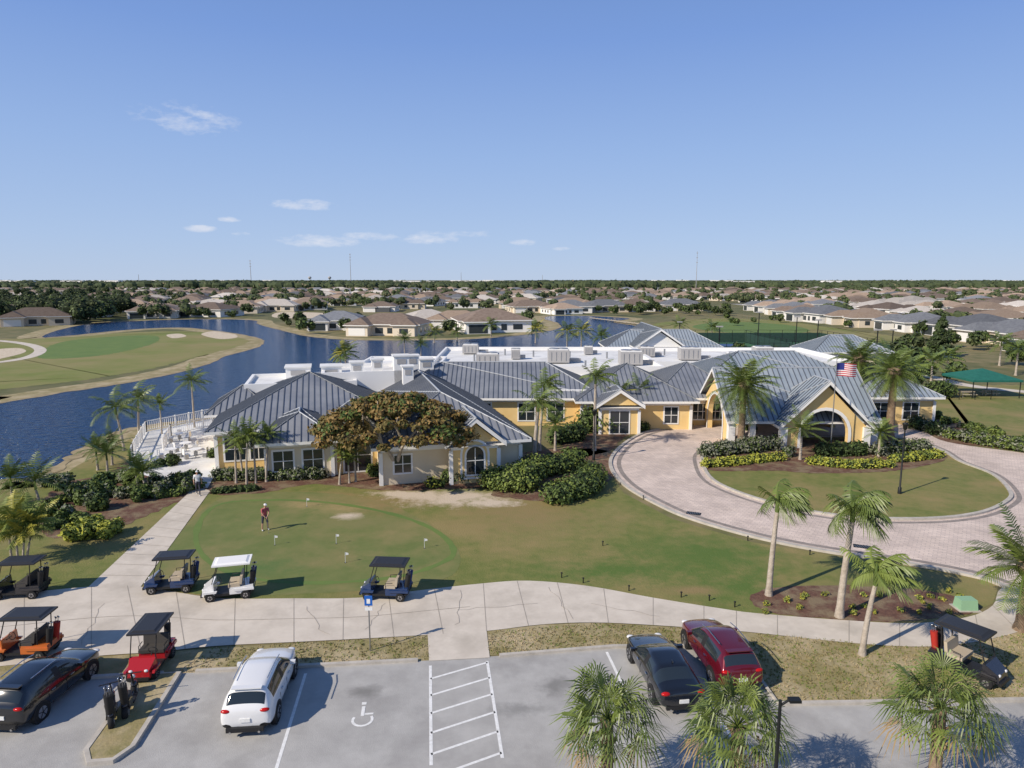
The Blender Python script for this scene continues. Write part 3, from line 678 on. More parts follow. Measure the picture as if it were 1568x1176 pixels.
# ============================================================ HOUSES
def house_mesh(kind, roof, wall):
    mb = MB()
    def hip(x0,x1,y0,y1,ez,rise,ridge='x',ov=.6):
        X0,X1,Y0,Y1=x0-ov,x1+ov,y0-ov,y1+ov
        c=[(X0,Y0,ez),(X1,Y0,ez),(X1,Y1,ez),(X0,Y1,ez)]
        if ridge=='x':
            h=min((Y1-Y0)/2,(X1-X0)/2-.01); a=(X0+h,(Y0+Y1)/2,ez+rise); b=(X1-h,(Y0+Y1)/2,ez+rise)
            mb.add(c+[a,b],[(0,1,5,4),(2,3,4,5),(3,0,4),(1,2,5)],roof)
        else:
            h=min((X1-X0)/2,(Y1-Y0)/2-.01); a=((X0+X1)/2,Y0+h,ez+rise); b=((X0+X1)/2,Y1-h,ez+rise)
            mb.add(c+[a,b],[(1,2,5,4),(3,0,4,5),(0,1,4),(2,3,5)],roof)
        mb.add([(p[0],p[1],p[2]-.01) for p in c]+[(p[0],p[1],p[2]-.25) for p in c],[(0,4,5,1),(1,5,6,2),(2,6,7,3),(3,7,4,0),(4,7,6,5)],'house_white')
        mb.box((x0+x1)/2,(y0+y1)/2,(ez-.26)/2,x1-x0,y1-y0,ez-.26,wall)
    W,D = (9,7.5) if kind%2 else (10,6.5)
    hip(-W,W,-D,D,3.1,2.7)
    hip(-W-.02+1,-W+7,-D-3.5,-D+6,3.0,1.9,'y')
    if kind%3: hip(W-6.5,W-.5,-D-2,-D+5,3.05,1.8,'y')
    hip(W-8,W-1,D-4,D+3,2.95,1.7,'y')
    for (x,w) in ((-1,2.2),(2.0,1.4)): mb.box(x,-D-.02,1.35,w,.06,1.5,'house_glass')
    mb.box(-W+4,-D-3.52,1.2,4.6,.05,2.1,'house_glass' if kind%2 else 'house_white')
    mb.box(W-3.5,-D-2.02 if kind%3 else -D-.02,1.4,2.4,.05,1.3,'house_glass')
    mb.box(-2.5,D+1.5,1.3,8,3,2.6,'lanai_screen'); mb.box(-2.5,D+1.5,2.63,8.1,3.1,.06,'house_white')
    for s in (-1,1):
        for y in (-4,0,4): mb.box(s*(W+.01),y,1.45,.06,1.5,1.3,'house_glass')
    return mb.mesh('house')
HM = {}
for rname in ('roof_brown','roof_grey','roof_tan','roof_light'):
    for k in range(3): HM[(rname,k)] = house_mesh(k+1, rname, 'house_white' if k != 1 else 'house_cream')
placed = []
def house(x,y,rz,roof='roof_brown',k=0,sc=1): placed.append((x,y)); inst('house', HM[(roof,k)], (x,y,0), rz, sc=sc)
def hpx(u,v,rz,roof,k,sc=1): p=G(u,v); house(p.x,p.y,rz,roof,k,sc)
hpx(520,503,.1,'roof_grey',0,.95); hpx(598,511,-.15,'roof_brown',1,1); hpx(752,506,.2,'roof_brown',2,1.15); hpx(655,497,.3,'roof_light',0,.9); hpx(700,500,0,'roof_tan',1,.9)
for (u,v,r_,k,a) in ((240,486,'roof_brown',0,.3),(325,484,'roof_brown',2,-.2),(365,479,'roof_tan',1,.2),(60,497,'roof_brown',1,.5),(15,490,'roof_brown',0,.1),(120,486,'roof_brown',2,0),(200,477,'roof_tan',1,.3),(425,476,'roof_light',1,.1),(470,474,'roof_tan',2,.4),(875,478,'roof_grey',0,0),(925,477,'roof_grey',1,.1),(970,476,'roof_brown',2,0),(1040,475,'roof_grey',1,0),(810,478,'roof_brown',1,.2)):
    hpx(u,v,a,r_,k)
for i in range(10):
    y=138+i*21.5; x=119+6*sin(i*.9)-(4 if i<2 else 0)
    house(x,y,-pi/2+R.uniform(-.1,.1),'roof_brown' if i in (0,6) else ('roof_grey' if i%4 else 'roof_tan'),i%3,.95+.1*((i*7)%3)/2)
    ribbonw('driveway', [(x+12,y),(x+22,y)], 5, .02, 'concrete')
RC=('roof_grey','roof_brown','roof_light','roof_tan','roof_tan','roof_brown')
for rw in range(1,6):
    for i in range(12):
        y=150+i*22+rw*7; x=118+rw*42+R.uniform(-4,4)
        if R.random()<.85: house(x,y+R.uniform(-3,3),(pi/2 if rw%2 else -pi/2)+R.uniform(-.25,.25),R.choice(RC),R.randrange(3),R.uniform(.82,1))
    if rw%2: ribbonw('street', [(118+rw*42-21,100),(118+rw*42-21,430)], 7, .02, 'asphalt')
y = 300
while y < 980:
    x = -.82*y+R.uniform(0,12)
    while x < .82*y:
        ok = not (x > 90 and y < 440) and not (y<330 and x<-20)
        if y < 345 and -260 < x < 110: ok = ok and (R.random()<.8)
        if ok and (y > 315 or abs(x)<70) and R.random() < .86 and all((x-a)**2+(y-b)**2 > 480 for a,b in placed[-60:]):
            house(x+R.uniform(-2,2), y+R.uniform(-6,6), R.choice((0,pi,.3,-.3,pi/2)), R.choice(RC), R.randrange(3), R.uniform(.78,1.0))
        x += R.uniform(22,30) if y<600 else R.uniform(25,38)
    y += 33 if y<600 else 42
def treeclumps(x,y,h,w):
    out=[]; k=R.choice((2,3,3))
    for i in range(k):
        out.append((x+R.uniform(-.35,.35)*w, y+R.uniform(-.35,.35)*w, h*R.uniform(.5,.72), w*R.uniform(.3,.45), w*R.uniform(.3,.45), h*R.uniform(.26,.36)))
    return out
cl=[]
for i in range(1900):
    y = 250*(1000/250)**(R.random()**.75); x = R.uniform(-.85,.85)*y
    if y<330 and x>-120: continue
    if x>80 and y<400: continue
    if any((x-a)**2+(y-b)**2 < 120 for a,b in placed): continue
    h=R.uniform(3.0,7.5); cl+=treeclumps(x,y,h,h*R.uniform(.7,1.1))
for i in range(170):
    x=R.uniform(135,340); y=R.uniform(130,440)
    if any((x-a)**2+(y-b)**2 < 130 for a,b in placed): continue
    h=R.uniform(2.5,6.5); cl+=treeclumps(x,y,h,h*R.uniform(.7,1.1))
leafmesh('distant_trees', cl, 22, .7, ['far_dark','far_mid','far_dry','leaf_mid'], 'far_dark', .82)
cl=[]
for i in range(240):
    u=R.uniform(-60,200); v=R.uniform(455,497)-max(0,(u-150))*.2; p=G(u,v)
    if any((p.x-a)**2+(p.y-b)**2 < 90 for a,b in placed): continue
    h=R.uniform(5,9.5); cl+=treeclumps(p.x,p.y,h,h*.95)
for (u0,u1,v0,v1,k,h0,h1) in ((380,860,492,512,34,2,5),(860,1120,474,484,40,2.5,6),(1380,1568,500,560,24,2,4.5),(1240,1400,540,570,18,2,4),(200,390,482,489,26,2.5,6),(1100,1500,486,520,14,1.5,3.5),(1080,1260,546,552,16,1.5,2.6),(1280,1460,575,598,12,1.5,3)):
    for i in range(k):
        p=G(R.uniform(u0,u1),R.uniform(v0,v1)); h=R.uniform(h0,h1)
        if any((p.x-a)**2+(p.y-b)**2 < 120 for a,b in placed): continue
        cl+=treeclumps(p.x,p.y,h,h*.9)
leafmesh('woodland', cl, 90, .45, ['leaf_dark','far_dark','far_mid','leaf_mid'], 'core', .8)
cl=[]
for i in range(4600):
    y = 940+ (R.random()**1.5)*1700; x = R.uniform(-.88,.88)*y; h=R.uniform(9,13.5)*(1+.12*sin(x*.01)); w=h*R.uniform(.9,1.6)
    cl.append((x,y,h*.5,w*.6,w*.6,h*.5))
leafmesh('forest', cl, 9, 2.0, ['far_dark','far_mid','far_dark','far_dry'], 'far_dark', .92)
mb=MB()
for i in range(90):
    y=R.uniform(1300,3500); x=R.uniform(-.8,.8)*y; mb.box(x,y,6.0,R.uniform(15,55),20,R.uniform(9,14.5),'house_white')
mb.obj('distant_buildings')
for (u,vt,Y) in ((389,398,1500),(540,388,1500),(1063,385,900),(707,417,1800),(219,420,1800),(830,421,1800)):
    x=(u-784)/F*Y*1.0; mb=MB(); zt=ztop(vt,Y); w=.45*Y/1000
    mb.tube([(0,0,0),(0,0,zt)],[w*1.1,w*.5],'gravel_grey',6)
    if vt<400:
        for k in range(3): mb.box(0,0,zt-2-k*6,w*5,w*1.2,w*1.6,'gravel_grey')
    mb.obj('radio_tower',(x,Y,0))
for u in (478,508):
    Y=1800; x=(u-784)/F*Y; mb=MB(); zt=ztop(424,Y); mb.tube([(0,0,0),(0,0,zt-4)],1.2,'gravel_grey',8); mb.sph((0,0,zt-2),(4.5,4.5,3.5),'gravel_grey'); mb.obj('water_tower',(x,Y,0))
# ============================================================ palms & trees
W=(.16,.05)
def hp(u,v,vt): return ztop(vt, G(u,v).y)
palm('palm_tree',1177,912,hp(1177,912,785),1.55,18,(.9,.1),.15,(.2,.1),droop=.7,ldroop=.9,n=20,sweep=.75,ll=.85,elmax=1.1)
palm('palm_tree',1285,945,hp(1285,945,800),1.75,20,(.55,.08),.17,(.3,.1),droop=.8,ldroop=.9,n=20,sweep=.4,ll=.85)
palm('palm_tree',1320,1003,hp(1320,1003,898),1.5,18,(.8,.1),.13,(.35,.1),droop=.6,mat=('palm_a','leaf_light'),ldroop=.8,n=20,sweep=.55,ll=.8,elmax=1.1)
palm('palm_tree',1563,965,hp(1563,965,868),2.5,28,(.1,.0),.26,(0,0),shaft=False,trunk='trunk_brown',mat=('palm_b','leaf_grey','palm_a'),n=26,droop=.4,ll=.7)
palm('date_palm_tree',1134,690,hp(1134,690,592),3.5,56,(.05,.0),.34,shaft=False,trunk='trunk_brown',n=24,droop=.36,ll=.55,elmin=-.6,w=.07,dead=5)
palm('date_palm_tree',1361,672,hp(1361,672,572),3.4,54,(.05,.0),.42,shaft=False,trunk='trunk_brown',n=24,droop=.36,ll=.55,elmin=-.7,w=.07,dead=8)
palm('date_palm_tree',1308,640,hp(1308,640,553),3.3,54,(.05,.0),.42,shaft=False,trunk='trunk_brown',n=24,droop=.36,ll=.55,elmin=-.7,w=.07,dead=8)
palm('palm_tree',910,690,hp(910,690,588),2.1,18,(.3,.03),.16,droop=.5,ldroop=.6,sweep=.2)
palm('palm_tree',818,708,hp(818,708,630),2.3,20,(.35,.03),.2,(.3,0),droop=.55,ldroop=.6,sweep=.3)
palm('palm_tree',826,690,hp(826,690,600),2.1,18,(.35,.03),.15,(.4,0),droop=.55,ldroop=.6,sweep=.3)
palm('palm_tree',950,655,hp(950,655,610),1.9,14,W,.12,mat=('palm_a','palm_yellow')); palm('palm_tree',975,652,hp(975,652,605),2.0,14,W,.12,(.2,0))
palm('palm_tree',298,655,hp(298,655,592),2.0,15,(.2,.0),.11,droop=.5,ldroop=.6)
palm('palm_tree',190,690,hp(190,690,635),2.3,16,(.3,0),.12,(-.4,0),droop=.5,ldroop=.6); palm('palm_tree',213,675,hp(213,675,622),2.3,16,(.3,0),.12,(.2,0),droop=.5,ldroop=.6); palm('palm_tree',248,665,hp(248,665,628),1.4,12,W,.08)
for (u,v,vt,l) in ((362,740,683,1.5),(378,742,678,1.5),(392,740,682,1.5),(372,735,690,1.4),(408,738,676,1.2),(545,738,695,1.3),(520,742,702,1.2),(535,740,712,1.1)): palm('palm_tree',u,v,hp(u,v,vt),l,15,(.25,.02),.09,(R.uniform(-.2,.3),0),mat=('palm_a','leaf_light'),n=14,droop=.5,ldroop=.5)
for (u,v,vt,l) in ((150,720,698,1.5),(172,712,692,1.6),(165,725,705,1.4),(20,772,745,1.8),(60,770,750,2.2),(212,752,728,1.6),(225,755,735,1.5)): palm('palm_tree',u,v,max(.5,hp(u,v,vt)),l,18,W,.11,(R.uniform(-.2,.2),0),n=15)
for (u,v,vt,l) in ((28,862,810,1.7),(42,860,815,1.5),(18,858,822,1.5),(36,864,830,1.3)): palm('areca_palm',u,v,hp(u,v,vt),l,16,W,.07,(R.uniform(-.5,.5),0),mat=('palm_yellow','leaf_light'),n=18,ldroop=.6,ll=.7)
for (u,v,vt,l) in ((850,690,660,1.8),(1225,705,668,2.0),(1345,700,672,1.6),(620,560,525,2.2),(645,560,532,1.8)): palm('palm_tree',u,v,max(.5,hp(u,v,vt)),l,22,W,.13,n=15)
for (u,v,vt,l,mm) in ((615,512,503,2.6,'palm_a'),(630,513,505,2.3,'palm_b'),(752,516,501,3.0,'palm_a'),(820,525,508,3,'palm_yellow'),(530,575,545,2.6,'palm_yellow'),(522,570,550,2.0,'palm_a'),(665,525,512,2.6,'palm_yellow'),(700,524,512,2.2,'palm_b'),(1395,600,572,2.6,'palm_a'),(1450,575,552,2.6,'palm_a'),(1530,560,530,2.8,'palm_b'),(1355,600,565,2.6,'palm_b'),(1425,590,560,2.4,'palm_a'),(1555,575,540,2.6,'palm_b'),(1040,512,500,3,'palm_a'),(1090,515,505,3,'palm_b'),(560,475,462,4,'palm_b'),(920,540,520,2.6,'palm_b'),(868,535,512,3.2,'palm_yellow'),(890,537,512,3.4,'palm_yellow')): palm('palm_tree',u,v,max(1,hp(u,v,vt)),l,18,W,.18,mat=(mm,'palm_b'),n=9,w=.18,ll=.8)
fanpalm('sabal_palm', G(930,1100,3.0)-Vector((0,0,3.0)), 3.0, 1.4, 42)
fanpalm('sabal_palm', G(1130,1112,3.2)-Vector((0,0,3.2)), 3.2, 1.35, 40)
fanpalm('sabal_palm', G(1440,1084,3.0)-Vector((0,0,3.0)), 3.0, 1.5, 40)
# umbrella tree
base = G(608,740); mb=MB(); tips=[]
def limb(p, d, l, r, lv):
    q=[p]; rr=[r]; dd=d.copy()
    for i in range(4): dd=(dd+Vector((R.uniform(-.15,.15),R.uniform(-.15,.15),.03))).normalized(); q.append(q[-1]+dd*l/4); rr.append(r*(1-.1*(i+1)))
    mb.tube(q, rr, 'trunk', 7)
    if lv==0: tips.append(q[-1]); return
    for k in range(3):
        a=R.uniform(0,2*pi); nd=(dd+Vector((cos(a)*.7,sin(a)*.7,.05+.1*lv))).normalized(); limb(q[-1],nd,l*.72,r*.6,lv-1)
mb.tube([(0,0,-.05),(0,0,.5),(0.05,0,1.5)],[.38,.28,.25],'trunk',10)
for k in range(5):
    a=k*2*pi/5+.3; limb(Vector((0.05,0,1.35)),Vector((cos(a)*.8,sin(a)*.8,1.1)).normalized(),2.5,.16,2)
umb=mb.obj('umbrella_tree', base)
cl=[]
for k in range(190):
    a=R.uniform(0,2*pi); r=sqrt(R.random())*5.6; zz=6.35-.062*r*r+R.uniform(-.35,.3)
    if r>3 and k%3==0: zz -= .7
    s=R.uniform(.4,.85); cl.append((cos(a)*r,sin(a)*r*.95,zz,s,s,s*.5))
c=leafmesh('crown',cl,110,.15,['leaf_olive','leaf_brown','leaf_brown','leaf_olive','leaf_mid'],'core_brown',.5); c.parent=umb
p=G(1438,548); cl=[]
for k in range(46):
    t=R.random(); r=2.4*(1-t)+.15; a=R.uniform(0,6.28); cl.append((p.x+cos(a)*r*.6,p.y+sin(a)*r*.6,.8+t*7.4,r*.5+.2,r*.5+.2,.5))
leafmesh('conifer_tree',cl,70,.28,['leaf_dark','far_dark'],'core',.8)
gm=['leaf_mid','leaf_light','leaf_mid','leaf_dark']
hedge('hedge',[(752,748),(800,752),(815,740)],2.3,1.7,['leaf_light','leaf_mid','leaf_light'],.12,60)
hedge('hedge',[(800,735),(860,722),(885,712)],2.4,1.6,gm,.12,60)
hedge('hedge',[(850,768),(880,762),(905,745),(908,728)],2.5,1.5,gm,.12,60)
hedge('hedge',[(690,740),(750,730)],1.5,1.2,['leaf_mid','leaf_dark'],.13,50)
hedge('hedge',[(664,747),(684,747)],1.0,.8,['leaf_lime','leaf_light'],.11,70)
hedge('hedge',[(905,662),(950,662)],2.6,2.3,['leaf_mid','leaf_light','leaf_dark'],.16,35)
hedge('hedge',[(988,645),(1020,643)],2.2,1.9,['leaf_mid','leaf_light'],.16,35)
hedge('hedge',[(850,680),(895,672)],2.0,1.8,['leaf_dark','leaf_mid'],.15,35)
hedge('hedge',[(335,735),(400,735),(500,733)],1.1,.9,['leaf_grey','leaf_mid'],.11,60)
hedge('hedge',[(330,755),(400,750)],.8,.5,['leaf_dark','leaf_mid'],.1,60)
hedge('hedge',[(1080,700),(1130,695),(1175,690),(1195,690)],1.5,1.3,['leaf_grey','leaf_grey','leaf_mid'],.12,55)
hedge('hedge',[(1085,716),(1130,712),(1195,705)],1.1,.75,['leaf_lime','leaf_light','leaf_lime'],.1,80)
hedge('hedge',[(1245,712),(1300,718),(1365,715)],1.1,.75,['leaf_lime','leaf_light','leaf_lime'],.1,80)
hedge('hedge',[(1370,708),(1440,700)],1.1,.7,['leaf_lime','leaf_light'],.1,80)
hedge('hedge',[(1255,698),(1300,698),(1330,694)],1.5,1.2,['leaf_dark','leaf_mid','leaf_dark'],.13,45)
hedge('hedge',[(1345,698),(1420,690)],1.4,1.1,['leaf_grey','leaf_mid'],.12,50)
hedge('hedge',[(1400,655),(1440,668)],1.8,1.4,['leaf_grey','leaf_mid','leaf_dark'],.13,45)
hedge('hedge',[(1450,670),(1500,680),(1568,692),(1640,705)],1.5,1.1,['leaf_grey','leaf_light','leaf_mid'],.13,45)
for i in range(20):
    t=i/19; u=1400+t*230; v=640+t*55+R.uniform(-8,6); shrub('shrub',u,v,R.uniform(.35,.7),R.uniform(.5,1.0),[R.choice(('leaf_grey','leaf_light','leaf_mid')),'leaf_mid'],.13,90)
shrub('round_shrub',1437,608,1.9,2.2,['leaf_mid','leaf_dark'],.18,300)
for i in range(58):
    u=R.uniform(75,300); v=732+R.random()*85*(1.15-u/300)+4
    shrub('shrub',u,v,R.uniform(.35,.8),R.uniform(.45,1.2),[R.choice(('leaf_dark','leaf_mid','leaf_grey','leaf_light')),'leaf_mid'],.13,110)
for (u,v) in ((130,824),(155,825),(112,826),(140,812),(172,818)): shrub('flowering_shrub',u,v,.7,1.0,['leaf_lime','leaf_light'],.13,170)
for (u,v) in ((435,730),(455,728),(575,728),(592,732),(650,735),(700,720),(240,715),(268,712),(330,700),(1050,638),(1150,660),(1208,700),(1190,680),(870,672),(985,660),(940,640)):
    shrub('shrub',u,v,R.uniform(.45,.7),R.uniform(.6,1.0),[R.choice(('leaf_mid','leaf_grey','leaf_light')),'leaf_dark'],.12,140)
for i in range(26):
    u=R.uniform(1170,1470); v=R.uniform(905,942); shrub('ground_cover',u,v,R.uniform(.1,.2),R.uniform(.15,.3),['leaf_light','palm_yellow'],.06,18,None)
# ============================================================ vehicles
def wheel(mb,x,y,r,w,sgn,rimr=.62):
    mb.tube([(x,y-w/2,r),(x,y-w/2+.03,r),(x,y+w/2-.03,r),(x,y+w/2,r)],[r*.93,r,r,r*.93],'tyre',20)
    f=y+sgn*(w/2+.006); mb.tube([(x,f-sgn*.02,r),(x,f,r)],[r*rimr,r*rimr],'rim',16)
    for k in range(5):
        a=k*2*pi/5+.3; mb.tube([(x,f+sgn*.004,r),(x+cos(a)*r*rimr*.95,f+sgn*.004,r+sin(a)*r*rimr*.95)],.018,'black_plastic',4)
ST = {'sedan':[(2.42,.60,.36,.56,.60,.45),(2.33,.80,.26,.66,.71,.60),(1.7,.90,.2,.78,.86,.68),(1.0,.925,.19,.88,.96,.72),(.98,.925,.19,.885,.965,.72),(.2,.925,.19,.92,1.38,.60),(-.28,.925,.19,.93,1.44,.60),(-.36,.925,.19,.93,1.445,.60),(-1.15,.925,.19,.95,1.38,.58),(-1.2,.925,.19,.95,1.36,.58),(-1.85,.90,.21,.98,1.09,.62),(-2.28,.85,.28,.97,1.04,.62),(-2.42,.74,.38,.84,.9,.55)],
 'suv':[(2.3,.62,.40,.72,.78,.45),(2.2,.82,.30,.84,.90,.62),(1.6,.92,.24,.95,1.03,.70),(1.05,.94,.24,1.0,1.10,.74),(1.03,.94,.24,1.0,1.11,.74),(.35,.94,.24,1.03,1.60,.64),(-.28,.94,.24,1.05,1.68,.64),(-.36,.94,.24,1.05,1.68,.64),(-1.25,.94,.24,1.08,1.66,.63),(-1.75,.93,.24,1.10,1.62,.62),(-1.85,.92,.24,1.10,1.58,.61),(-2.18,.88,.26,1.08,1.18,.66),(-2.3,.82,.36,.95,1.0,.6)]}
def car(name,kind,paint,pos,rz,sc=1):
    e=empty(name,pos,rz); e.scale=(sc,sc,sc); st=ST[kind]; mb=MB(); vs=[]; fs=[]; ms=[]; n=len(st)
    for (x,w,zb,be,zr,wr) in st:
        h=[(0,zb),(w*.8,zb),(w,zb+.16),(w*1.01,(zb+be)/2+.05),(w*.965,be),(wr+.02,zr-.045),(wr*.75,zr-.005),(0,zr+.015)]
        ring=[(x,a,b) for a,b in h]+[(x,-a,b) for a,b in h[-2:0:-1]]
        vs+=ring
    K=len(ring)
    for i in range(n-1):
        for k in range(K):
            fs.append((i*K+k,i*K+(k+1)%K,(i+1)*K+(k+1)%K,(i+1)*K+k))
            side = k in (4,9); top = k in (5,6,7,8); m=paint
            if side and i in ((4,5,7,8) if kind=='suv' else (4,5,7,9)): m='glass'
            if side and i==6: m='black_plastic'
            if top and i==4: m='glass'
            if top and i==(9 if kind=='sedan' else 10): m='glass'
            if k in (0,K-1): m='black_plastic'
            if k in (1,K-2) and kind=='suv': m='black_plastic'
            ms.append(m)
    mb.v=[tuple(v) for v in vs]; mb.f=fs; mb.m=ms; mb.sm=[True]*len(fs)
    mb.f.append(tuple(range(K))[::-1]); mb.m.append(paint); mb.sm.append(True)
    mb.f.append(tuple((n-1)*K+k for k in range(K))); mb.m.append(paint); mb.sm.append(True)
    o=mb.obj('body',parent=e); s=o.modifiers.new('s','SUBSURF'); s.levels=2; s.render_levels=2
    q=MB(); r=.34 if kind=='sedan' else .37; ww=st[5][1]
    for x in (1.45,-1.42):
        for sg in (-1,1):
            q.tube([(x,sg*(ww-.18),r),(x,sg*(ww+.004),r)],[r*1.17,r*1.17],'black_plastic',20)
            wheel(q,x,sg*(ww-.09),r,.22,sg)
    H_=st[11][3]
    for sg in (-1,1):
        q.sph((st[11][0]-.02,sg*.66,H_-.08),(.10,.19,.075),'taillight',10,6)
        q.sph((st[1][0]-.02,sg*.62,st[1][3]-.04),(.14,.17,.06),'headlight',10,6)
        q.box(.72,sg*(ww+.08),st[4][3]+.08,.14,.2,.13,paint)
        for x in (.3,-.75): q.box(x,sg*(ww+.005),st[5][3]-.12,.2,.03,.035,'chrome')
        for x in (1.0,-.02,-1.0): q.box(x,sg*(ww+.001),.62,.012,.012,.5,'black_plastic')
        q.tube([(-2.36,sg*.5,.3),(-2.44,sg*.5,.3)],.045,'chrome',8)
    q.box(st[12][0],0,.62 if kind=='sedan' else .68,.05,.36,.14,'paint_white')
    q.box(-2.34,0,.36,.12,1.3,.16,'black_plastic'); q.box(2.34,0,.42,.12,1.0,.16,'black_plastic')
    if kind=='suv':
        for sg in (-1,1): q.tube([(.3,sg*.62,1.66),(-.3,sg*.62,1.74),(-1.4,sg*.6,1.72)],.02,'chrome',5)
        q.box(-1.83,0,1.66,.22,1.05,.04,paint)
    else: q.sph((-1.1,0,1.44),(.1,.02,.05),paint,8,5)
    q.obj('wheels_and_trim',parent=e)
    return e
car('parked_sedan','sedan','paint_car_black',G(1013,1040),hd,.94)
car('parked_suv','suv','paint_car_maroon',G(1099,1016),hd,.93)
car('parked_suv','suv','paint_car_white',G(403,1070),hd-.03,.93)
car('parked_car','suv','paint_car_black',G(72,1068),hd-.18,.9)
def cart(pos,rz,paint,roof='black_roof',seat='seat_beige',bag='bag_black',name='golf_cart',roofed=True,sc=.95):
    e=empty(name,pos,rz); e.scale=(sc,sc,sc); m=MB()
    m.box(0,0,.33,2.2,1.0,.12,'black_plastic')
    m.add([(1.22,-.42,.3),(1.22,.42,.3),(1.18,.40,.62),(1.18,-.40,.62),(.75,.50,.92),(.75,-.50,.92),(.62,-.52,.35),(.62,.52,.35),(.66,.50,.95),(.66,-.50,.95)],[(0,1,2,3),(3,2,4,5),(5,4,8,9),(9,8,7,6),(0,3,5,9,6),(1,7,8,4,2),(0,6,7,1)],paint)
    for s in (-1,1):
        m.sph((1.17,s*.29,.60),(.05,.09,.06),'headlight',8,5); m.box(.85,s*.54,.52,.62,.1,.10,paint,shx=-.05)
        m.box(-.75,s*.50,.55,.95,.14,.12,paint); m.tube([(-.1,s*.5,.6),(-.1,s*.5,.95),(-.45,s*.5,.97)],.018,'black_plastic',5)
    m.box(1.24,0,.30,.1,.8,.12,'black_plastic')
    m.box(-.45,0,.5,.75,1.02,.36,paint); m.box(-.30,0,.74,.55,1.0,.13,seat); m.box(-.60,0,1.0,.12,1.0,.42,seat,shx=-.06)
    m.box(-.98,0,.60,.42,1.06,.22,paint); m.box(-1.12,0,.42,.16,.95,.1,'black_plastic')
    m.tube([(.62,.25,.85),(.38,.25,1.02)],.02,'black_plastic',6)
    ring=[(.36+.06*sin(a),.25+.17*cos(a),1.03+.15*sin(a)) for a in [k*2*pi/12 for k in range(13)]]; m.tube(ring,.015,'black_plastic',5)
    if roofed:
        for s in (-1,1):
            m.tube([(.72,s*.48,.92),(.45,s*.48,1.82)],.022,'black_plastic',6); m.tube([(-.78,s*.48,.72),(-.85,s*.48,1.82)],.022,'black_plastic',6)
        m.box(-.22,0,1.86,1.78,1.16,.07,roof); m.box(-.22,0,1.915,1.6,1.0,.05,roof,tx=.85,ty=.8)
    for x in (.83,-.82):
        for s in (-1,1): wheel(m,x,s*.46,.235,.2,s,.5)
    for s in (-1,1):
        m.tube([(-1.08,s*.24,.55),(-1.2,s*.24,1.35)],[.12,.14],bag if s<0 else 'bag_black',9)
        for k in range(4):
            a=k*1.6; x,y=-1.2+cos(a)*.07,s*.24+sin(a)*.07; m.tube([(x,y,1.3),(x-.02,y,1.55)],.008,'steel',4); m.sph((x-.03,y,1.57),(.05,.03,.03),'black_plastic' if k%2 else 'chrome',6,4)
    m.obj('cart_body',parent=e); return e
cart(G(592,914),pi-.08,'paint_blue',seat='seat_beige',bag='bag_blue')
cart(G(352,913),pi+.25,'paint_car_white','trim_white','seat_beige','bag_blue')
cart(G(264,903),pi+.15,'paint_blue',seat='seat_beige',bag='bag_blue')
cart(G(32,912),pi+.1,'paint_dark',seat='seat_dark')
cart(G(42,1003),pi+.05,'paint_orange',seat='seat_dark',bag='bag_red')
cart(G(233,1024),-pi/2+.1,'paint_red',seat='seat_dark',bag='bag_red')
cart(G(1480,1032),-.95,'paint_dark',seat='seat_beige',bag='bag_red',sc=.98)
# single-rider golf scooter with bag
def scooter(pos,rz):
    e=empty('golf_scooter',pos,rz); m=MB()
    for x in (.72,-.62):
        m.tube([(x,-.09,.27),(x,-.06,.27),(x,.06,.27),(x,.09,.27)],[.23,.27,.27,.23],'tyre',20)
        for s in (-1,1): m.tube([(x,s*.07,.27),(x,s*.1,.27)],[.14,.14],'rim',14)
    m.tube([(.45,0,.32),(-.1,0,.28),(-.35,0,.42),(-.62,0,.27)],.06,'paint_dark',8)
    m.box(.12,0,.3,.6,.34,.06,'black_plastic'); m.box(-.38,0,.5,.5,.3,.3,'paint_dark',tx=.85,ty=.8); m.sph((-.38,0,.74),(.3,.18,.09),'seat_dark',12,7)
    m.tube([(.72,0,.27),(.62,0,.6),(.45,0,1.05)],[.04,.04,.03],'black_plastic',7); m.tube([(.42,-.34,1.08),(.46,-.1,1.06),(.46,.1,1.06),(.42,.34,1.08)],.018,'black_plastic',6)
    m.sph((.72,0,.52),(.22,.11,.08),'paint_dark',10,6); m.sph((-.64,0,.56),(.2,.11,.06),'paint_dark',10,6); m.sph((.66,0,.82),(.06,.08,.08),'headlight',8,6)
    m.tube([(-.62,0,.55),(-.72,0,1.0),(-.78,0,1.35)],[.13,.14,.15],'bag_black',10); m.box(-.58,0,.95,.06,.2,.35,'bag_red')
    for k in range(7):
        a=k*.9; x,y=-.78+cos(a)*.09,sin(a)*.09; m.tube([(x,y,1.3),(x-.03,y,1.55+.03*(k%3))],.009,'steel',4); m.sph((x-.03,y,1.58+.03*(k%3)),(.06,.035,.035),'black_plastic' if k%2 else 'chrome',6,4)
    m.obj('scooter_body',parent=e)
scooter(G(172,1100),pi/2+.5); scooter(G(200,1084),pi/2+.3)
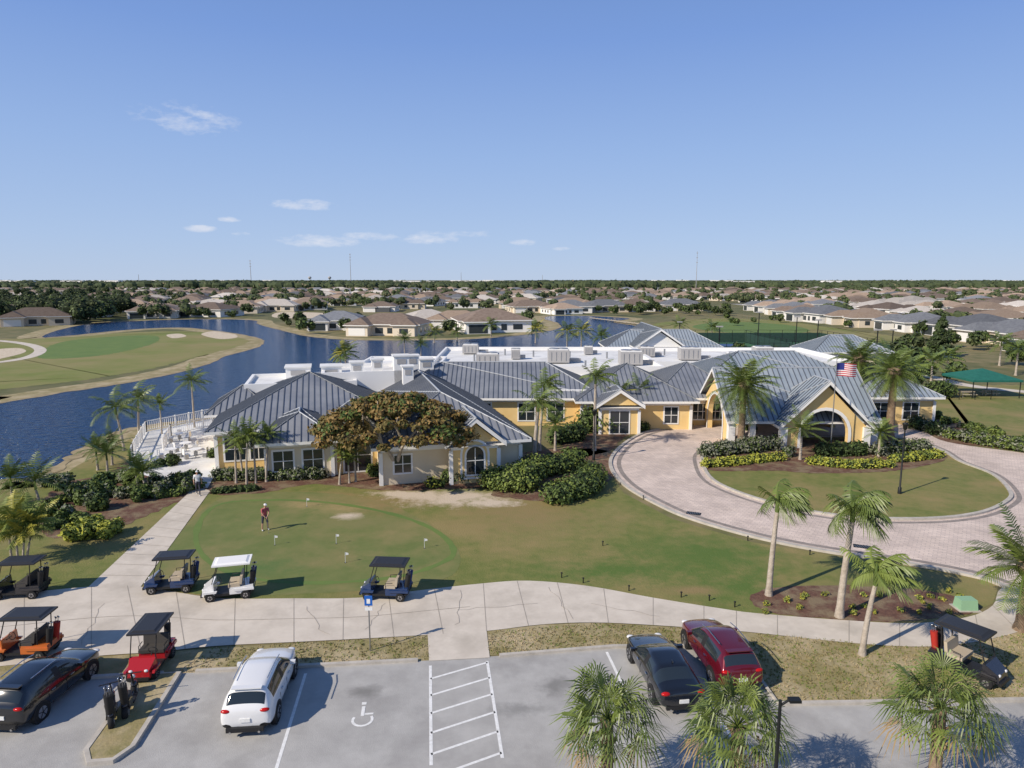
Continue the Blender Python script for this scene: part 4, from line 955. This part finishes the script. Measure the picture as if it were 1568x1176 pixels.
# ============================================================ street furniture
def lamp(pos,h):
    m=MB(); m.tube([(0,0,0),(0,0,.5),(0,0,.55),(0,0,h-.5)],[.13,.12,.065,.045],'post_black',10)
    m.tube([(0,0,h-.5),(0,0,h-.42),(0,0,h-.1),(0,0,h-.05),(0,0,h+.08)],[.05,.12,.17,.22,.03],'post_black',8)
    m.sph((0,0,h-.26),(.14,.14,.15),'lamp_glass',8,6); return m.obj('street_lamp',pos)
lamp(G(1377,757),hp(1377,757,648)); lamp(G(909,705),hp(909,705,628)); lamp(G(1065,622),4.2)
p=G(1195,1072,5.0); m=MB(); m.tube([(0,0,0),(0,0,5.0)],[.07,.04],'post_black',8); m.tube([(0,0,4.85),(.2,0,5.0),(.3,0,5.0)],.03,'post_black',6); m.box(.34,0,5.0,.28,.18,.07,'post_black'); m.obj('street_lamp',(p.x,p.y,0))
for (u,v,vt) in ((1160,530,478),(1218,530,485),(1040,520,493),(1340,560,505),(1250,540,490),(1365,540,505),(1100,545,500)):
    q=G(u,v); m=MB(); zt=ztop(vt,q.y); m.tube([(0,0,0),(0,0,zt)],.1,'post_black',6); m.box(0,0,zt,1.3,.4,.25,'gravel_grey'); m.obj('court_light_pole',q)
q=G(567,997); m=MB(); zt=ztop(912,q.y); m.tube([(0,0,0),(0,0,zt)],.03,'steel',6); m.box(0,-.04,zt-.2,.32,.02,.42,'sign_blue'); m.box(0,-.053,zt-.22,.14,.006,.2,'paint_white'); m.box(0,-.04,zt-.55,.3,.02,.14,'paint_white'); m.obj('parking_sign',q)
q=G(1478,932); m=MB(); m.box(0,0,.26,.8,.6,.5,'utility_green',tx=.93,ty=.8); m.box(0,0,.02,1.0,.8,.06,'kerb'); m.obj('utility_box',q)
for (u,v) in ((421,835),(515,833),(529,862),(650,840),(470,776)):
    q=G(u,v); m=MB(); m.tube([(0,0,0),(0,0,.6)],.012,'paint_white',5); m.add([(0,0,.6),(.17,.02,.56),(.17,.02,.45),(0,0,.44)],[(0,1,2,3)],'flag_white'); m.tube([(0,0,.01),(0,0,.02)],.06,'black_plastic',10); m.obj('putting_flag',q)
for (u,v) in ((923,836),(893,893),(860,885),(963,905),(1043,915),(1086,920),(1125,930),(985,765),(1145,828),(1240,850)):
    m=MB(); m.tube([(0,0,0),(0,0,.25)],.03,'post_black',6); m.sph((0,0,.27),(.06,.06,.04),'post_black',8,5); m.obj('ground_light',G(u,v))
q=Vector((27.6,57.6,0)); m=MB(); zt=ztop(546,57.6); m.tube([(0,0,0),(0,0,zt)],[.06,.03],'steel',8); m.sph((0,0,zt+.06),(.08,.08,.08),'chrome',8,5)
z0f=zt-.55; fw=1.75; st_=.085
for k in range(13):
    z1=z0f-k*st_; x0=.7 if k<7 else .05
    pts=[]
    for j in range(9):
        x=x0+(fw-x0)*j/8; pts.append((x,.14*sin(x*4),z1-.09*x*x*.4))
    for j in range(8):
        a,b=pts[j],pts[j+1]; m.add([a,b,(b[0],b[1],b[2]-st_),(a[0],a[1],a[2]-st_)],[(0,1,2,3)],'flag_white' if k%2 else 'flag_red')
for j in range(4):
    x0,x1=.05+.1625*j,.05+.1625*(j+1); a=(x0,.14*sin(x0*4),z0f-.036*x0*x0); b=(x1,.14*sin(x1*4),z0f-.036*x1*x1); m.add([a,b,(b[0],b[1],b[2]-st_*7),(a[0],a[1],a[2]-st_*7)],[(0,1,2,3)],'flag_blue')
m.obj('flagpole',q)
q=G(1500,604); m=MB(); w=3.0
for a in (-1,1):
    for b in (-1,1): m.tube([(a*w,b*w,0),(a*w,b*w,2.4)],.06,'post_black',6)
m.add([(-w-.2,-w-.2,2.35),(w+.2,-w-.2,2.35),(w+.2,w+.2,2.35),(-w-.2,w+.2,2.35),(0,0,3.5)],[(0,1,4),(1,2,4),(2,3,4),(3,0,4)],'canopy_green')
m.add([(-w-.2,-w-.2,2.35),(w+.2,-w-.2,2.35),(w+.2,w+.2,2.35),(-w-.2,w+.2,2.35),(-w-.2,-w-.2,2.1),(w+.2,-w-.2,2.1),(w+.2,w+.2,2.1),(-w-.2,w+.2,2.1)],[(0,1,5,4),(1,2,6,5),(2,3,7,6),(3,0,4,7)],'canopy_green')
m.obj('shade_canopy',q)
for (u,v) in ((1480,608),(1515,606)):
    m=MB(); m.box(0,0,.74,1.8,.75,.05,'seat_beige'); m.box(0,-.65,.44,1.8,.28,.05,'seat_beige'); m.box(0,.65,.44,1.8,.28,.05,'seat_beige')
    for s in (-.7,.7): m.box(s,0,.36,.08,1.4,.06,'steel'); m.box(s,-.3,.36,.08,.08,.72,'steel'); m.box(s,.3,.36,.08,.08,.72,'steel')
    m.obj('picnic_table',G(u,v))
sheetw('tennis_court',[(38,130),(74,130),(74,164),(38,164)],.03,'court_green')
for x in (47,65): sheetw('tennis_court_surface',[(x-5.5,134),(x+5.5,134),(x+5.5,160),(x-5.5,160)],.04,'court_blue')
m=MB()
def fence(A,B):
    A=Vector((*A,0));B=Vector((*B,0));Lf=(B-A).length; ang=atan2(B.y-A.y,B.x-A.x); c=(A+B)/2; m.box(c.x,c.y,1.25,Lf,.04,2.2,'fence_green',rz=ang); m.box(c.x,c.y,3.0,Lf,.05,.06,'post_black',rz=ang)
    for j in range(int(Lf/3)+1): p=A+(B-A)*(j*3/Lf); m.box(p.x,p.y,1.5,.08,.08,3.0,'post_black')
fence((38,130),(74,130)); fence((38,164),(74,164)); fence((38,130),(38,164)); fence((74,130),(74,164)); fence((56,130),(56,164)); m.obj('tennis_fence')
m=MB()
for a,b in ((G(1360,618),G(1420,612)),(G(1420,612),G(1540,612))):
    Lf=(b-a).length; ang=atan2(b.y-a.y,b.x-a.x); c=(a+b)/2
    for z in (.5,1.1): m.box(c.x,c.y,z,Lf,.04,.05,'post_black',rz=ang)
    for j in range(int(Lf/2)+1): p=a+(b-a)*(j*2/Lf); m.box(p.x,p.y,.6,.06,.06,1.2,'post_black')
m.obj('park_fence')
m=MB(); A=G(905,489);B=G(985,499); d=(B-A); k=14
for j in range(k+1): p=A+d*j/k; m.tube([(p.x,p.y,-.1),(p.x,p.y,.9)],.12,'seat_beige',5)
c=(A+B)/2; m.box(c.x,c.y,.6,d.length,1.4,.12,'seat_beige',rz=atan2(d.y,d.x)); m.obj('footbridge')
# ============================================================ people
def person(name,pos,rz,shirt,bottom,shorts=True,pose='putt'):
    e=empty(name,pos,rz)
    if pose=='putt':
        J={'pel':(0,0,.93),'sp':(.05,0,1.12),'ch':(.14,0,1.32),'nk':(.2,0,1.47),'hd':(.25,0,1.56),'ls':(.15,.19,1.40),'rs':(.15,-.19,1.40),'le':(.25,.2,1.13),'re':(.25,-.2,1.13),'lw':(.38,.04,.93),'rw':(.38,-.03,.88),
           'lh':(0,.10,.90),'rh':(0,-.10,.90),'lk':(.06,.15,.49),'rk':(.06,-.15,.49),'la':(0,.17,.09),'ra':(0,-.17,.09),'lt':(.17,.19,.04),'rt':(.17,-.19,.04)}
    else:
        J={'pel':(0,0,.95),'sp':(.0,0,1.15),'ch':(.02,0,1.36),'nk':(.03,0,1.51),'hd':(.05,0,1.6),'ls':(.02,.19,1.44),'rs':(.02,-.19,1.44),'le':(-.1,.24,1.16),'re':(.06,-.24,1.16),'lw':(.02,.25,.93),'rw':(.24,-.22,.97),
           'lh':(0,.10,.92),'rh':(0,-.10,.92),'lk':(.18,.11,.52),'rk':(-.05,-.11,.50),'la':(.26,.11,.09),'ra':(-.32,-.11,.14),'lt':(.42,.12,.05),'rt':(-.18,-.12,.04)}
    rad={'pel':.145,'sp':.125,'ch':.15,'nk':.058,'hd':.06,'ls':.068,'rs':.068,'le':.043,'re':.043,'lw':.03,'rw':.03,'lh':.10,'rh':.10,'lk':.06,'rk':.06,'la':.042,'ra':.042,'lt':.04,'rt':.04}
    E=[('pel','sp'),('sp','ch'),('ch','nk'),('nk','hd'),('ch','ls'),('ch','rs'),('ls','le'),('le','lw'),('rs','re'),('re','rw'),('pel','lh'),('pel','rh'),('lh','lk'),('lk','la'),('la','lt'),('rh','rk'),('rk','ra'),('ra','rt')]
    ks=list(J); me=bpy.data.meshes.new('body'); me.from_pydata([J[k] for k in ks],[(ks.index(a),ks.index(b)) for a,b in E],[])
    o=bpy.data.objects.new('tmp',me); scene.collection.objects.link(o); md=o.modifiers.new('k','SKIN')
    for i,k in enumerate(ks): me.skin_vertices[0].data[i].radius=(rad[k],rad[k]); me.skin_vertices[0].data[i].use_root=(k=='pel')
    s=o.modifiers.new('s','SUBSURF'); s.levels=1
    dg=bpy.context.evaluated_depsgraph_get(); m2=bpy.data.meshes.new_from_object(o.evaluated_get(dg)); bpy.data.objects.remove(o)
    m2.materials.clear()
    for k in ('skin',shirt,bottom,'shoe'): m2.materials.append(MATS[k])
    sl=[]
    for p in m2.polygons:
        c=p.center; i=0
        if c.z<.1: i=3
        elif c.z<(.99) and abs(c.y)<.25 and (c.x<.24 or pose!='putt') and not(c.z>.8 and abs(c.y)>.19): i=2 if (c.z>.5 or not shorts) else 0
        elif c.z<(1.46 if pose=='putt' else 1.5): i=1 if not (c.z<1.2 and (abs(c.y)>.165 or c.x>.22)) else 0
        sl.append(i)
    m2.polygons.foreach_set('material_index',sl); m2.polygons.foreach_set('use_smooth',[True]*len(sl)); m2.name='body'
    inst('body',m2,parent=e)
    m=MB(); h=Vector(J['hd'])+Vector((.02,0,.08))
    m.sph(h,(.092,.075,.115),'skin',14,10); m.sph(h+Vector((-.018,0,.03)),(.095,.082,.105),'hair',14,9); m.sph(h+Vector((.095,0,-.01)),(.018,.012,.02),'skin',6,5)
    for s_ in (-1,1): m.sph(h+Vector((.082,s_*.03,.012)),(.01,.013,.008),'eye',6,4); m.sph(h+Vector((0,s_*.078,-.005)),(.018,.01,.03),'skin',6,5)
    m.sph(h+Vector((.083,0,-.055)),(.008,.025,.006),'taillight',6,4)
    m.sph(h+Vector((0,0,.05)),(.105,.088,.08),'shirt_white',14,7); m.box(h.x+.12,h.y,h.z+.05,.11,.13,.012,'shirt_white')
    for w in ('lw','rw'):
        c=Vector(J[w]); d=(c-Vector(J[w[0]+'e'])).normalized(); m.sph(c+d*.05,(.035,.025,.045),'skin',8,6)
        for k in range(4):
            o_=c+d*.08+Vector((0,(k-1.5)*.016,0)); m.tube([o_,o_+d*.035,o_+d*.05+Vector((-.03,0,-.012*(1+k%2)))],[.009,.008,.006],'skin',5)
        m.tube([c+d*.03+Vector((.02,0,0)),c+d*.06+Vector((.045,0,0))],[.01,.007],'skin',5)
    if pose=='putt': m.tube([(.36,0,1.0),(.42,0,.82),(.62,0,.03)],[.014,.009,.006],'steel',6); m.box(.64,0,.02,.03,.11,.025,'steel')
    m.obj('head_and_hands',parent=e)
person('golfer',G(406,812),-.9,'shirt_pink','shorts_dark')
person('pedestrian',G(304,758),-1.2,'shirt_white','shorts_dark',False,'walk')
# ============================================================ light, sky, camera
el=radians(36); sdir=Vector((-cos(radians(34))*cos(el),-sin(radians(34))*cos(el),sin(el)))
sl=bpy.data.lights.new('sun','SUN'); sl.energy=5.0; sl.angle=radians(.5); sl.color=(1,.90,.77)
so=bpy.data.objects.new('sun',sl); scene.collection.objects.link(so); so.rotation_euler=sdir.to_track_quat('Z','Y').to_euler()
w=bpy.data.worlds.new('World'); scene.world=w; w.use_nodes=True; nt=w.node_tree; bg=nt.nodes['Background']; bg.inputs['Strength'].default_value=.1
sky=nt.nodes.new('ShaderNodeTexSky'); sky.sky_type='NISHITA'; sky.sun_disc=False; sky.sun_elevation=el; sky.sun_rotation=atan2(sdir.x,sdir.y)%(2*pi)
sky.air_density=1.0; sky.dust_density=.1; sky.ozone_density=4.0; sky.altitude=0
tc=nt.nodes.new('ShaderNodeTexCoord'); sep=nt.nodes.new('ShaderNodeSeparateXYZ'); nt.links.new(tc.outputs['Generated'],sep.inputs[0])
def mth(op,a,b=None,clamp=False):
    n=nt.nodes.new('ShaderNodeMath'); n.operation=op; n.use_clamp=clamp
    for i,x in enumerate((a,b)):
        if x is None: continue
        if isinstance(x,(int,float)): n.inputs[i].default_value=x
        else: nt.links.new(x,n.inputs[i])
    return n.outputs[0]
az=mth('ARCTAN2',sep.outputs[0],sep.outputs[1]); elv=mth('ARCSINE',sep.outputs[2])
rp=nt.nodes.new('ShaderNodeValToRGB'); cr=rp.color_ramp
cols=[(0,(4.7,5.9,8.0)),(.035,(4.2,5.6,8.2)),(.11,(3.2,4.75,8.0)),(.20,(2.05,3.5,7.3)),(.38,(1.0,2.0,4.6)),(1,(.5,1.1,2.8))]
while len(cr.elements)<len(cols): cr.elements.new(.5)
for e_,(p_,c_) in zip(cr.elements,cols): e_.position=p_; e_.color=(c_[0]/10,c_[1]/10,c_[2]/10,1)
nt.links.new(mth('DIVIDE',elv,pi/2,True),rp.inputs['Fac'])
sc_=nt.nodes.new('ShaderNodeMixRGB'); sc_.blend_type='MULTIPLY'; sc_.inputs['Fac'].default_value=1; nt.links.new(rp.outputs['Color'],sc_.inputs['Color1']); sc_.inputs['Color2'].default_value=(10,10,10,1)
mxs=nt.nodes.new('ShaderNodeMixRGB'); mxs.inputs['Fac'].default_value=.9; nt.links.new(sky.outputs['Color'],mxs.inputs['Color1']); nt.links.new(sc_.outputs['Color'],mxs.inputs['Color2'])
noi=nt.nodes.new('ShaderNodeTexNoise'); noi.inputs['Scale'].default_value=38; noi.inputs['Detail'].default_value=6; noi.inputs['Roughness'].default_value=.65
mp=nt.nodes.new('ShaderNodeMapping'); mp.inputs['Scale'].default_value=(1,1,2.6); nt.links.new(tc.outputs['Generated'],mp.inputs[0]); nt.links.new(mp.outputs[0],noi.inputs['Vector'])
tot=None
for (u,v,su,sv,amp) in ((288,184,85,26,.56),(465,313,62,10,.8),(308,350,26,6,.95),(350,336,20,5,.75),(490,368,78,12,.85),(570,362,55,8,.75),(660,366,70,10,.7),(700,358,80,8,.5),(800,372,30,7,.6),(860,381,22,4,.6),(370,358,20,4,.6)):
    dx,dy,dz=(u-784)/F, cp+(588-v)/F*sp, -sp+(588-v)/F*cp; a0_=atan2(dx,dy); e0=math.asin(dz/sqrt(dx*dx+dy*dy+dz*dz))
    a=mth('DIVIDE',mth('SUBTRACT',az,a0_),su/F); b=mth('DIVIDE',mth('SUBTRACT',elv,e0),sv/F)
    g=mth('MULTIPLY',mth('SUBTRACT',1,mth('ADD',mth('MULTIPLY',a,a),mth('MULTIPLY',b,b)),True),amp)
    tot=g if tot is None else mth('MAXIMUM',tot,g)
f=mth('MULTIPLY',mth('SUBTRACT',mth('ADD',mth('MULTIPLY',tot,.55),noi.outputs['Fac']),.66),2.6,True)
f=mth('MULTIPLY',f,mth('MULTIPLY',tot,2.5,True)); f=mth('MULTIPLY',f,.7)
mx=nt.nodes.new('ShaderNodeMixRGB'); nt.links.new(f,mx.inputs['Fac']); nt.links.new(mxs.outputs['Color'],mx.inputs['Color1']); mx.inputs['Color2'].default_value=(7.6,7.9,8.8,1)
nt.links.new(mx.outputs['Color'],bg.inputs['Color'])
cam=bpy.data.cameras.new('camera'); cam.sensor_width=36; cam.lens=36*F/1568; cam.clip_end=20000; cam.clip_start=.1
co=bpy.data.objects.new('camera',cam); co.location=(0,0,H); co.rotation_euler=(pi/2-P,0,0); scene.collection.objects.link(co); scene.camera=co
scene.view_settings.view_transform='Standard'; scene.view_settings.look='None'; scene.view_settings.exposure=0
